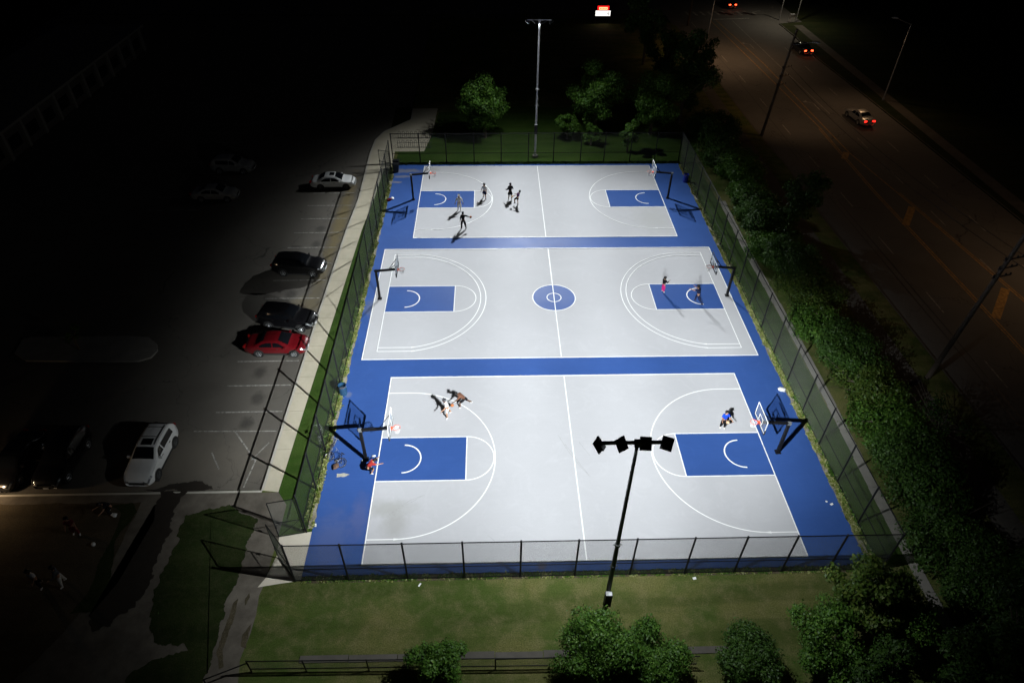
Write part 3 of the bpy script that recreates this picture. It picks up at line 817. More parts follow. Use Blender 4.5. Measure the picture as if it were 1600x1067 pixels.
tufts('weeds', -3.2, 29.4, -8.72, -8.36, 9000, 0.07, M['leaf'], 'weeds along the bottom edge of the near court', 'x', seed=5)
tufts('weeds', -3.2, 29.4, -8.78, -8.34, 5000, 0.06, M['leaf_dry'], 'dry weeds under the near fence', 'x', seed=6)
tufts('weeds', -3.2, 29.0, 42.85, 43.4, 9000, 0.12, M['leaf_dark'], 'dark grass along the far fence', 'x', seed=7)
MB().poly(jag([(-3.1,-8.75),(29.4,-8.75),(29.4,-8.3),(-3.1,-8.3)], 0.05, 0.3, seed=8), 0.010).build('soil_rim', M['soil'])['kind'] = 'structure'

# ------------------------------------------------------------------ chain link fences
FH = 3.52
def chain(mb, a, b, h0, h1, s=0.085, r=0.0036):
    a = Vector((a[0], a[1], 0)); b = Vector((b[0], b[1], 0))
    L = (b-a).length; d = (b-a)/L; H = h1-h0
    nrm = Vector((-d.y, d.x, 0))
    for sg in (1, -1):
        c = -H if sg > 0 else 0
        while c < (L if sg > 0 else L+H):
            if sg > 0: t0, t1 = max(0, -c), min(H, L-c)
            else: t0, t1 = max(0, c-L), min(H, c)
            if t1 > t0+0.02:
                p = a+d*(c+sg*t0)+Vector((0, 0, h0+t0)); q = a+d*(c+sg*t1)+Vector((0, 0, h0+t1))
                u = (q-p).normalized(); v = u.cross(nrm)
                o1, o2, o3 = nrm*r, (-nrm*0.5+v*0.87)*r, (-nrm*0.5-v*0.87)*r
                mb.add([p+o1, p+o2, p+o3, q+o1, q+o2, q+o3], [(0,1,4,3), (1,2,5,4), (2,0,3,5)])
            c += s
def fence(name, a, b, ts, label, h=FH, rails=(0.08, 1.2), wire=True, group=None, chain_s=0.085, pr=0.055, wr=0.0025):
    root = thing(name, (a[0], a[1], 0), 0, label, 'fence', group)
    A = Vector((a[0], a[1], 0)); B = Vector((b[0], b[1], 0)); L = (B-A).length; d = (B-A)/L
    for t in ts:
        p = d*t
        mb = MB().bar(p+Vector((0, 0, -0.05)), p+Vector((0, 0, h+0.03)), pr, 8)
        mb.lathe([(pr*1.15, h+0.02), (pr*1.15, h+0.06), (pr*0.3, h+0.10)], (p.x, p.y, 0), 8)
        mb.build('post', M['black_metal'], root, smooth=False)
    for z in rails+(h,):
        MB().bar(Vector((0, 0, z)), d*L+Vector((0, 0, z)), 0.03 if z < h else 0.034, 6).build('rail', M['black_metal'], root)
    if wire:
        mb = MB(); chain(mb, (0, 0), (d.x*L, d.y*L), 0.06, h, chain_s, wr)
        mb.build('chain_mesh', M['mesh'], root)
    return root
fence('chain_link_fence', (-3.6, -8.62), (29.75, -8.62), [0, 3.0, 6.3, 9.5, 12.64, 15.73, 18.87, 21.99, 24.83, 27.57, 30.25, 33.35], 'tall black chain link fence along the near side of the courts', wr=0.0046)
fence('chain_link_fence', (-3.62, 43.2), (29.3, 43.35), [0, 3.1, 6.1, 9.26, 12.36, 15.46, 18.35, 21.47, 24.2, 27.2, 30.1, 32.9], 'tall black chain link fence across the far side of the courts')
fence('chain_link_fence', (-3.62, -5.45), (-3.64, 41.3), [3.1*i for i in range(15)]+[46.75], 'tall black chain link fence between the courts and the car park')
fence('chain_link_fence', (29.75, -8.62), (29.35, 43.35), [3.1*i for i in range(1, 17)], 'tall black chain link fence between the courts and the hedge')
def gate(a, b, h, label, z0=0.08, brace=True):
    root = thing('fence_gate', (a[0], a[1], 0), 0, label, 'gate')
    d = Vector((b[0]-a[0], b[1]-a[1], 0)); L = d.length
    fr = MB()
    P = [Vector((0,0,z0)), d+Vector((0,0,z0)), d+Vector((0,0,h)), Vector((0,0,h))]
    for i in range(4): fr.bar(P[i], P[(i+1) % 4], 0.028, 6)
    fr.bar(Vector((0,0,h*0.42)), d+Vector((0,0,h*0.42)), 0.024, 6)
    if brace: fr.bar(P[1], Vector((0,0,h*0.42)), 0.015, 5)
    fr.build('frame', M['black_metal'], root)
    MB().box((d.x*0.97, d.y*0.97, 1.05), (0.06, 0.12, 0.16), math.atan2(d.y, d.x)).build('latch', M['black_metal'], root)
    for z in (0.4, h*0.5, h-0.3):
        MB().bar((0,0,z-0.05), (0,0,z+0.05), 0.05, 8).build('hinge', M['black_metal'], root)
    m = MB(); chain(m, (0,0), (d.x, d.y), z0, h); m.build('chain_mesh', M['mesh'], root)
    return root
gate((-3.70,-5.52), (-5.14,-5.78), 3.35, 'open gate leaf hinged on the post nearest the car park corner')
gate((-3.68,-8.50), (-4.85,-7.15), 3.35, 'open gate leaf hinged on the near left corner post of the courts')
gate((-3.75,41.35), (-4.92,41.75), 2.3, 'open gate leaf at the far left corner of the courts', brace=False)

# low black fence at the foot of the lawn
root = thing('low_fence', (-4.7,-13.55,0), 0, 'low black pipe fence along the foot of the lawn', 'fence')
for x in [0, 2.75, 5.9, 9.0, 12.3, 15.3, 18.5, 21.7]:
    MB().bar((x, -0.012*x, -0.02), (x, -0.012*x, 1.22), 0.035, 8).build('post', M['black_metal'], root)
for zz in (0.35, 1.2):
    MB().bar((0, 0, zz), (22.5, -0.27, zz), 0.03, 6).build('rail', M['black_metal'], root)
m = MB(); chain(m, (0, 0), (22.5, -0.27), 0.1, 1.2, 0.11); m.build('chain_mesh', M['mesh'], root)
root = thing('low_fence', (-6.6,-14.3,0), 0, 'short black pipe barrier across the path at the bottom left', 'fence')
MB().bar((0,0,1.0),(1.9,0.75,1.0),0.035,6).build('rail', M['black_metal'], root)
for t in (0, 1):
    MB().bar((1.9*t,0.75*t,0),(1.9*t,0.75*t,1.0),0.035,6).build('post', M['black_metal'], root)

# ------------------------------------------------------------------ basketball hoops
def make_hoop(frame_mat, inner_mat, reach=1.95, post_h=2.9, dark=False):
    """post at origin, board faces +x"""
    root = thing('basketball_hoop', (0,0,0), 0, 'hoop', 'basketball hoop')
    MB().bar((0,0,0.02),(0,0,post_h),0.09,square=True).box((0,0,0.04),(0.34,0.34,0.05)).build('post', M['black_metal'], root)
    hb = reach
    MB().bar((-0.08,0,post_h-0.05),(hb-0.18,0,post_h+0.12),0.075,square=True).build('arm', M['black_metal'], root)
    MB().box((0,0,post_h-0.04),(0.21,0.21,0.16)).bar((-0.14,0,post_h-0.1),(-0.14,0,post_h+0.08),0.025,6).build('collar', M['grey_frame'] if not dark else M['black_metal'], root)
    br = MB()
    for s in (-1, 1):
        br.bar((hb-0.75,0,post_h+0.06),(hb-0.05,s*0.45,3.78),0.022,5)
    br.bar((hb-0.05,-0.5,3.1),(hb-0.05,0.5,3.1),0.025,5).bar((hb-0.05,-0.45,3.78),(hb-0.05,0.45,3.78),0.022,5)
    br.bar((hb-0.2,0,post_h+0.1),(hb-0.05,0,3.35),0.03,5)
    br.build('brace', M['black_metal'], root)
    w, z0, z1 = 0.915, 2.90, 3.97
    bb = MB().box((hb,0,(z0+z1)/2),(0.014,2*w-0.06,z1-z0-0.06)).build('backboard', M['acrylic'], root)
    fr = MB()
    t = 0.042
    for (y0, y1, za, zb) in ((-w,w,z0,z0+t),(-w,w,z1-t,z1),(-w,-w+t,z0+t,z1-t),(w-t,w,z0+t,z1-t)):
        fr.box((hb,(y0+y1)/2,(za+zb)/2),(0.026,y1-y0,zb-za))
    fr.build('board_frame', frame_mat, bb)
    sq = MB(); t = 0.042
    for (y0, y1, za, zb) in ((-0.305,0.305,3.07,3.07+t),(-0.305,0.305,3.52-t,3.52),(-0.305,-0.305+t,3.07+t,3.52-t),(0.305-t,0.305,3.07+t,3.52-t)):
        sq.box((hb+0.011,(y0+y1)/2,(za+zb)/2),(0.008,y1-y0,zb-za))
    sq.build('target_square', inner_mat, bb)
    pd = MB()
    pd.box((hb,0,z0-0.03),(0.07,2*w+0.04,0.055))
    for s in (-1, 1): pd.box((hb,s*(w+0.012),z0+0.16),(0.07,0.035,0.34))
    pd.build('padding', M['plastic'], bb)
    xr = hb+0.15+0.2286
    rm = MB().ring((xr,0,3.05),0.2286,0.014,'z',22,6)
    rm.box((hb+0.075,0,3.03),(0.15,0.16,0.05)).box((hb+0.02,0,3.02),(0.02,0.24,0.16))
    for s in (-1, 1): rm.bar((hb+0.03,s*0.09,2.95),(xr-0.05,s*0.21,3.04),0.010,5)
    rm = rm.build('rim', M['orange'], root)
    nt_ = MB()
    N = 12
    prof = [(0.225,3.04),(0.20,2.93),(0.165,2.82),(0.14,2.72),(0.135,2.63)]
    for k_ in range(len(prof)-1):
        (ra, za), (rb, zb) = prof[k_], prof[k_+1]
        for i in range(N):
            for dlt in (-0.5, 0.5):
                a0 = 2*math.pi*(i+0.5*(k_ % 2))/N; a1 = a0+2*math.pi*dlt/N
                nt_.bar((xr+ra*math.cos(a0), ra*math.sin(a0), za),(xr+rb*math.cos(a1), rb*math.sin(a1), zb),0.008,3)
    nt_.build('net', M['net'], rm)
    return root
h_white = make_hoop(M['white_metal'], M['white_metal'])
h_grey = make_hoop(M['grey_frame'], M['grey_frame'], reach=1.78, post_h=2.92, dark=True)
spots = [(h_white, -0.82, 0.0, 0, 'near court basketball hoop with a person in red crouching at its post'),
         (h_white, 26.62, 0.05, math.pi, 'basketball hoop at the right end of the near court, beside the hedge'),
         (h_white, -0.62, 34.68, 0, 'basketball hoop at the left end of the far court, near the black bin'),
         (h_white, 26.3, 34.75, math.pi, 'basketball hoop at the right end of the far court'),
         (h_grey, -2.03, 17.5, 0, 'grey framed basketball hoop at the left end of the middle court'),
         (h_grey, 27.95, 17.5, math.pi, 'grey framed basketball hoop at the right end of the middle court')]
used = set()
for src, x, y, rz, lab in spots:
    if src.name in used: o = copy_tree(src)
    else: o = src; used.add(src.name)
    o.location = (x, y, 0.016); o.rotation_euler = (0, 0, rz)
    tag(o, lab, 'basketball hoop', 'basketball hoops')

# ------------------------------------------------------------------ floodlight poles
class NX:
    """tiny expression builder for math nodes"""
    def __init__(s, nt): s.nt = nt
    def m(s, op, a, b=None, c=None):
        n = s.nt.nodes.new('ShaderNodeMath'); n.operation = op
        for i, v in enumerate((a, b, c)):
            if v is None: continue
            if isinstance(v, (int, float)): n.inputs[i].default_value = v
            else: s.nt.links.new(v, n.inputs[i])
        return n.outputs[0]
    def sig(s, x, c, w):
        """logistic step: 0 below c, 1 above c (w < 0 turns it round)"""
        t = s.m('DIVIDE', s.m('SUBTRACT', x, c), -w)
        return s.m('DIVIDE', 1.0, s.m('ADD', 1.0, s.m('EXPONENT', t)))

def flood_light(loc, front, band, power, col=FLOOD_COL, name='floodlight_lamp', size=0.06):
    """one floodlight module with its photometric distribution (candela by direction, as in a lamp data sheet):
    front = +1 / -1 is the side of the courts it faces, band = the slice of the beam (metres sideways of the pole at ground level)"""
    l = bpy.data.lights.new(name, 'POINT')
    l.energy = power; l.color = col; l.shadow_soft_size = size
    l.use_nodes = True
    nt = l.node_tree; em = nt.nodes['Emission']; X = NX(nt)
    g = nt.nodes.new('ShaderNodeNewGeometry')
    sx = nt.nodes.new('ShaderNodeSeparateXYZ')
    nt.links.new(g.outputs['Incoming'], sx.inputs[0])
    ix, iy, iz = sx.outputs
    down = X.m('MULTIPLY', iz, -1.0)
    cz = X.m('MAXIMUM', down, 0.22)
    u = X.m('DIVIDE', X.m('MULTIPLY', ix, 14.6), cz)                # metres sideways at ground level
    v = X.m('DIVIDE', X.m('MULTIPLY', iy, 14.6*front), cz)          # metres in front of the pole
    au = X.m('ABSOLUTE', u)
    # fore and aft
    rear = X.sig(X.m('SUBTRACT', v, X.m('ADD', X.m('MULTIPLY', au, 0.37), X.m('ADD', X.m('MULTIPLY', X.m('MAXIMUM', u, 0.0), 0.20), X.m('MULTIPLY', X.m('MAXIMUM', X.m('SUBTRACT', -14.0, u), 0.0), 0.12)))), 0.7, 2.2)
    rear = X.m('ADD', X.m('MULTIPLY', rear, 0.74), X.m('MULTIPLY', X.sig(v, -7.5, 2.0), 0.28))
    fore = X.sig(v, 27.7, -2.8)
    # sideways
    back = X.m('MAXIMUM', X.m('SUBTRACT', 4.5, v), 0.0)
    left = X.m('ADD', X.m('MULTIPLY', X.sig(X.m('SUBTRACT', u, X.m('MULTIPLY', back, 0.5)), -20.9, 1.3), 0.89),
               X.m('MULTIPLY', X.sig(X.m('SUBTRACT', u, X.m('MULTIPLY', back, 0.6)), -27.0, 1.8), 0.11))
    ur = X.m('ADD', u, X.m('MULTIPLY', back, 0.4))
    right = X.m('ADD', X.m('MULTIPLY', X.sig(ur, 15.8, -2.6), 0.76), X.m('MULTIPLY', X.sig(ur, 22.5, -2.0), 0.24))
    peak = X.m('ADD', 0.78, X.m('MULTIPLY', 0.25, X.m('EXPONENT', X.m('MULTIPLY', X.m('MULTIPLY', u, u), -0.012))))
    e = X.m('MULTIPLY', X.m('MULTIPLY', rear, fore), X.m('MULTIPLY', left, right))
    e = X.m('MULTIPLY', e, peak)
    lo, hi = band
    if lo is not None: e = X.m('MULTIPLY', e, X.sig(u, lo, 1.6))
    if hi is not None: e = X.m('MULTIPLY', e, X.sig(u, hi, -1.6))
    e = X.m('ADD', e, 0.00028)
    e = X.m('DIVIDE', e, X.m('POWER', cz, 3.0))
    e = X.m('MULTIPLY', e, X.m('GREATER_THAN', down, 0.02))
    nt.links.new(e, em.inputs['Strength'])
    o = bpy.data.objects.new(name, l)
    COL.objects.link(o)
    o.location = loc
    return o

def spot_light(loc, aim, power, half, col, name='street_lamp_light', size=0.15):
    l = bpy.data.lights.new(name, 'SPOT')
    l.energy = power; l.color = col; l.shadow_soft_size = size
    l.spot_size = math.radians(2*half); l.spot_blend = 1.0
    o = bpy.data.objects.new(name, l)
    COL.objects.link(o)
    o.location = loc
    o.rotation_euler = (Vector(aim)-Vector(loc)).to_track_quat('-Z', 'Y').to_euler()
    return o

def flood_pole(x, y, H, heads, side, pmat, label, lights):
    root = thing('floodlight_pole', (x, y, 0), 0, label, 'light pole', 'floodlight poles')
    pl = MB()
    pl.lathe([(0.19, 0), (0.19, 0.04), (0.13, 0.05), (0.105, H*0.5), (0.105, H*0.5+0.02), (0.095, H*0.5+0.02), (0.07, H)], n=14)
    for zc in (H*0.52, H*0.40, 1.1): pl.lathe([(0.125, zc), (0.14, zc+0.03), (0.14, zc+0.14), (0.125, zc+0.17)], n=12)
    for zc in (H*0.52, H*0.40): pl.bar((-0.22, 0, zc+0.08), (0.22, 0, zc+0.08), 0.02, 6)
    pl.build('pole', pmat, root, smooth=False)
    MB().lathe([(0.34, -0.02), (0.34, 0.22), (0.30, 0.25)], n=16).build('footing', M['dark_conc'], root)
    cb = MB().box((-0.02, side*0.26, 3.45), (0.34, 0.26, 1.05)).build('control_box', M['black_metal'], root)
    MB().box((-0.02, side*0.26, 4.0), (0.30, 0.22, 0.04)).build('lid', M['galv'], cb)
    x0, x1 = min(h[0] for h in heads)-0.12, max(h[0] for h in heads)+0.12
    MB().bar((x0, 0, H-0.05), (x1, 0, H-0.05), 0.055, square=True).box((0,0,H-0.1),(0.26,0.22,0.26)).build('crossarm', pmat, root)
    for (hx, yaw, tilt), (band, pw) in zip(heads, lights):
        d = Vector((math.sin(yaw)*math.sin(tilt), math.cos(yaw)*math.sin(tilt), -math.cos(tilt)))   # light direction
        q = d.to_track_quat('-Z', 'Y').to_matrix()
        c = Vector((hx, 0.0, H-0.16)) + d*0.12
        hd = MB()
        hd.box(c, (0.46, 0.54, 0.06), m=q)
        for i in range(7): hd.box(c+q @ Vector((-0.18+0.06*i, 0, 0.06)), (0.012, 0.48, 0.05), m=q)
        hd.box(c+q @ Vector((0, -0.10, 0.14)), (0.26, 0.22, 0.10), m=q)
        h = hd.build('floodlight_head', M['black_metal'], root)
        MB().bar((hx, 0, H-0.08), c+q @ Vector((0, 0, 0.04)), 0.03, 6).build('bracket', M['black_metal'], h)
        MB().box(c+q @ Vector((0, 0, -0.037)), (0.40, 0.44, 0.006), m=q).build('lens', M['lens_on'], h)
        p = Vector((x, y, 0))+c+d*0.20
        flood_light(p, -side if side < 0 and y < 0 else (-1 if y > 0 else 1), band, pw*FLOOD_W)
    return root
BANDS = [((None, -6.5), 1.0), ((-6.5, 0.5), 1.0), ((0.5, 7.0), 1.0), ((7.0, None), 1.0)]
NEARL, FARL = BANDS, [(b_, 0.74) for b_, p_ in BANDS]
R_ = math.radians
flood_pole(13.24, -11.66, 15.0, [(-1.42, R_(-58), R_(56)), (-0.55, R_(-34), R_(54)), (0.34, R_(5), R_(52)), (1.15, R_(25), R_(50))], -1, M['dark_pole'],
           'dark floodlight pole with four heads rising in front of the near court', NEARL)
flood_pole(12.72, 44.75, 15.0, [(-1.15, R_(-84), R_(46)), (-0.4, R_(-80), R_(30)), (0.4, R_(80), R_(30)), (1.15, R_(84), R_(46))], -1, M['pole_grey'],
           'grey floodlight pole with four lit heads standing behind the far fence', FARL)

# ------------------------------------------------------------------ street lamps, utility poles, sign
def street_spot(loc, aim, power, half, col):
    return spot_light(loc, aim, power, half, col)
def street_lamp(x, y, H, ax, ay, label, col, power, mat='galv', half=80, aim=None):
    root = thing('street_lamp', (x, y, 0), 0, label, 'street lamp', 'street lamps')
    MB().lathe([(0.15,0),(0.15,0.3),(0.10,0.32),(0.055,H)], n=10).build('pole', M[mat], root)
    MB().bar((0,0,H-0.1),(ax*0.9,ay*0.9,H+0.45),0.035,6).build('arm', M[mat], root)
    a = math.atan2(ay, ax)
    hd = MB().box((ax, ay, H+0.46),(0.75,0.3,0.12), a).box((ax*0.97, ay*0.97, H+0.54),(0.45,0.22,0.06), a).build('lamp_head', M[mat], root)
    MB().box((ax, ay, H+0.405),(0.36,0.16,0.02), a).build('lens', M['warm_on'], hd)
    street_spot((x+ax, y+ay, H+0.3), aim or (x+ax*1.7, y+ay*1.7, 0), power, half, col)
    return root
WARM = (1.0, 0.60, 0.32)
street_lamp(61.9, 62.0, 9.9, -1.9, 0.9, 'tall street lamp with one arm on the right verge of the road', WARM, 850, aim=(54, 50, 0))
street_lamp(62.9, 99.5, 9.0, -1.6, -1.6, 'street lamp on the far corner of the junction at the top', (1.0, 0.88, 0.66), 1500)
street_lamp(64.0, 16.0, 9.9, -2.2, 0.0, 'street lamp beyond the right edge lighting the lower road', WARM, 1350, aim=(51, 24, 0))
street_lamp(41.0, 79.0, 9.5, 2.4, 0.2, 'street lamp hidden behind the dark trees at the left kerb of the road', WARM, 1900)

def utility_pole(x, y, H, tx, ty, label, arms, lamp=False):
    root = thing('utility_pole', (x, y, 0), 0, label, 'utility pole', 'utility poles along the road')
    MB().bar((0,0,-0.1),(tx,ty,H),0.19,10,0.12).build('pole', M['wood_pole'], root)
    for (z_, hw, ang) in arms:
        f_ = z_/H
        ca, sa = math.cos(ang), math.sin(ang)
        c = Vector((tx*f_, ty*f_, z_))
        am = MB().bar(c-Vector((ca*hw*0.3, sa*hw*0.3, 0)), c+Vector((ca*hw, sa*hw, 0.1)), 0.05, 6)
        am = am.build('crossarm', M['wood_pole'], root)
        for q in (-0.25, 0.6, 0.95):
            MB().lathe([(0.03,0),(0.06,0.05),(0.06,0.16),(0.03,0.2)], tuple(c+Vector((ca*hw*q, sa*hw*q, 0.06))), 6).build('insulator', M['plastic'], am)
    if lamp:
        f_ = 0.86
        b = MB().bar((tx*f_,ty*f_,H*f_),(tx*f_+2.2,ty*f_-0.6,H*f_+0.5),0.035,6).build('lamp_arm', M['galv'], root)
        MB().box((tx*f_+2.4,ty*f_-0.7,H*f_+0.5),(0.8,0.3,0.14),-0.3).build('lamp_head', M['galv'], b)
        MB().box((tx*f_+2.4,ty*f_-0.7,H*f_+0.435),(0.36,0.16,0.02),-0.3).build('lens', M['warm_on'], b)
        street_spot((x+tx*f_+2.4, y+ty*f_-0.7, H*f_+0.3), (x+6, y+ty+9, 0), 800, 60, WARM)
    return root
utility_pole(41.3, 50.49, 12.5, 0.9, 0.0, 'wooden utility pole crossing the road view near the red tail lights', [(8.2,1.0,0.3),(7.2,1.0,0.3),(6.2,1.0,0.3)], lamp=True)
utility_pole(40.4, 7.04, 14.2, 1.2, 0.0, 'wooden utility pole with several crossarms at the right edge', [(12.9,1.5,0.2),(10.6,1.1,0.2),(9.9,1.1,0.2),(9.2,1.1,0.2)])
utility_pole(42.6, 97.0, 12.0, 0.3, 0.0, 'wooden utility pole at the top by the junction', [(11.0,1.2,0.2)])
for j, (za, zb, dx) in enumerate(((8.3, 10.7, 1.0), (7.3, 10.0, 1.0))):
    a = Vector((42.7, 50.5, za)); b = Vector((42.6, 7.0, zb)); pts = []
    for i in range(15):
        t = i/14; p = a.lerp(b, t); p.z -= 0.9*4*t*(1-t); pts.append(p)
    tag(MB().path(pts, 0.02, 4).build('power_line', M['plastic']), ('upper' if j == 0 else 'lower')+' black cable strung between the two nearer utility poles', 'cable')

root = thing('traffic_signal', (60.2, 100.6, 0), 0, 'traffic signal pole on the corner of the junction', 'traffic signal')
MB().lathe([(0.14,0),(0.10,0.3),(0.08,5.2)], n=10).build('pole', M['galv'], root)
MB().bar((0,0,5.0),(-3.6,0.4,5.4),0.05,6).build('arm', M['galv'], root)
for px_ in (-3.4, -1.4):
    s_ = MB().box((px_,0.35,4.9),(0.34,0.26,0.95)).build('signal_head', M['yellow_line'], root)
    for q in range(3): MB().lathe([(0.10,0),(0.12,0.12)], (px_,0.48,4.62+0.28*q), 10, 'y').build('signal_lens', M['plastic'], s_)
root = thing('utility_box', (61.9, 99.2, 0), 0.3, 'pale metal cabinet on the corner of the junction', 'cabinet')
MB().box((0,0,0.6),(0.9,0.6,1.2)).build('body', M['white_metal'], root)
MB().box((0,0,1.23),(0.98,0.68,0.06)).build('lid', M['galv'], root)

# illuminated roadside sign
root = thing('led_sign', (27.5, 98.2, 0), 0.0, 'glowing white sign with a red message board on top, at the top edge', 'sign')
for sx_ in (-1.5, 1.5): MB().box((sx_,0,0.7),(0.2,0.3,1.4)).build('leg', M['dark_pole'], root)
cab_ = MB().box((0,0,2.0),(3.3,0.45,1.15)).build('sign_box', M['dark_pole'], root)
MB().box((0,-0.24,2.0),(3.2,0.02,1.05)).build('lit_panel', M['sign_white'], cab_)
mk = MB()
for (a_, b_, w_) in ((1.15,2.25,0.4),(1.1,1.98,0.5),(1.2,1.72,0.3)): mk.box((a_,-0.255,b_),(w_,0.01,0.13))
mk.build('panel_lettering', M['drum_blue'], cab_)
led = MB().box((0,0,3.05),(2.6,0.4,0.95)).build('message_board', M['black_metal'], root)
MB().box((0,-0.21,3.05),(2.5,0.02,0.85)).build('red_screen', M['sign_red'], led)
MB().box((0,-0.225,2.95),(1.8,0.02,0.5)).build('lit_message', M['sign_led'], led)
mk = MB()
for (a_, w_) in ((-0.62,0.2),(-0.35,0.12),(-0.05,0.22),(0.28,0.14),(0.58,0.2)): mk.box((a_,-0.24,2.95),(w_,0.01,0.18))
mk.build('message_lettering', M['sign_red'], led)

root.scale = (0.82, 0.82, 0.82)

# dark school wall with pilasters, far left
root = thing('long_building', (-47.0, 52.0, 0), 0.0, 'long low dark building with pale pilasters at the upper left', 'building')
MB().box((-6,0,1.6),(12,64,3.2)).build('wall', M['brick'], root)
rf = MB().box((-5.9,0,3.35),(12.6,64.6,0.3)).build('roof', M['brick_trim'], root)
for i in range(17):
    MB().box((0.14,-31+3.87*i,1.6),(0.26,0.45,3.19)).build('pilaster', M['brick_trim'], root)
for i in range(16):
    f_ = MB().box((0.03,-29.1+3.87*i,1.5),(0.06,2.2,1.4)).build('window', M['glass'], root)

# bike racks on the far pad
def bike_rack(x, y, n, label):
    root = thing('bike_rack', (x, y, 0.004), 0.0, label, 'bike rack', 'bike racks')
    L = n*0.5
    MB().bar((-0.1,0,0.06),(L,0,0.06),0.03,6).bar((-0.1,0.02,0.62),(L,0.02,0.62),0.022,6).build('rail', M['dark_pole'], root)
    for i in range(n):
        MB().path([(i*0.5,0,0),(i*0.5,0,0.8),(i*0.5+0.08,0,0.92),(i*0.5+0.2,0,0.92),(i*0.5+0.28,0,0.8),(i*0.5+0.28,0,0)],0.02,5).build('loop', M['dark_pole'], root)
bike_rack(-3.5, 47.3, 8, 'black bike rack of upright loops on the pad behind the far left fence corner')
bike_rack(-3.7, 49.9, 8, 'second black bike rack of upright loops farther up the pad')

# ------------------------------------------------------------------ cars
def chaikin(P, it=2, closed=False):
    for _ in range(it):
        Q = [P[0]]
        for a, b in zip(P[:-1], P[1:]):
            Q.append((a[0]*0.75+b[0]*0.25, a[1]*0.75+b[1]*0.25)); Q.append((a[0]*0.25+b[0]*0.75, a[1]*0.25+b[1]*0.75))
        Q.append(P[-1]); P = Q
    return P
CARS = {
 'sedan': dict(L=4.7, Wd=1.80, top=[(-2.35,.62),(-2.30,.86),(-2.1,.98),(-1.55,1.02),(-0.95,1.34),(-0.55,1.42),(0.1,1.44),(0.45,1.38),(1.25,.98),(1.9,.88),(2.25,.72),(2.35,.55)], belt=.92, cab=(-1.5,1.2), roof=(-0.75,0.35), wb=2.7, fx=1.45, wr=.33),
 'suv': dict(L=4.65, Wd=1.86, top=[(-2.32,.75),(-2.28,1.05),(-2.15,1.3),(-1.85,1.58),(-1.3,1.67),(-0.2,1.70),(0.25,1.62),(1.05,1.12),(1.8,1.0),(2.2,.82),(2.32,.6)], belt=1.06, cab=(-2.12,1.0), roof=(-1.75,0.2), wb=2.7, fx=1.42, wr=.36),
}
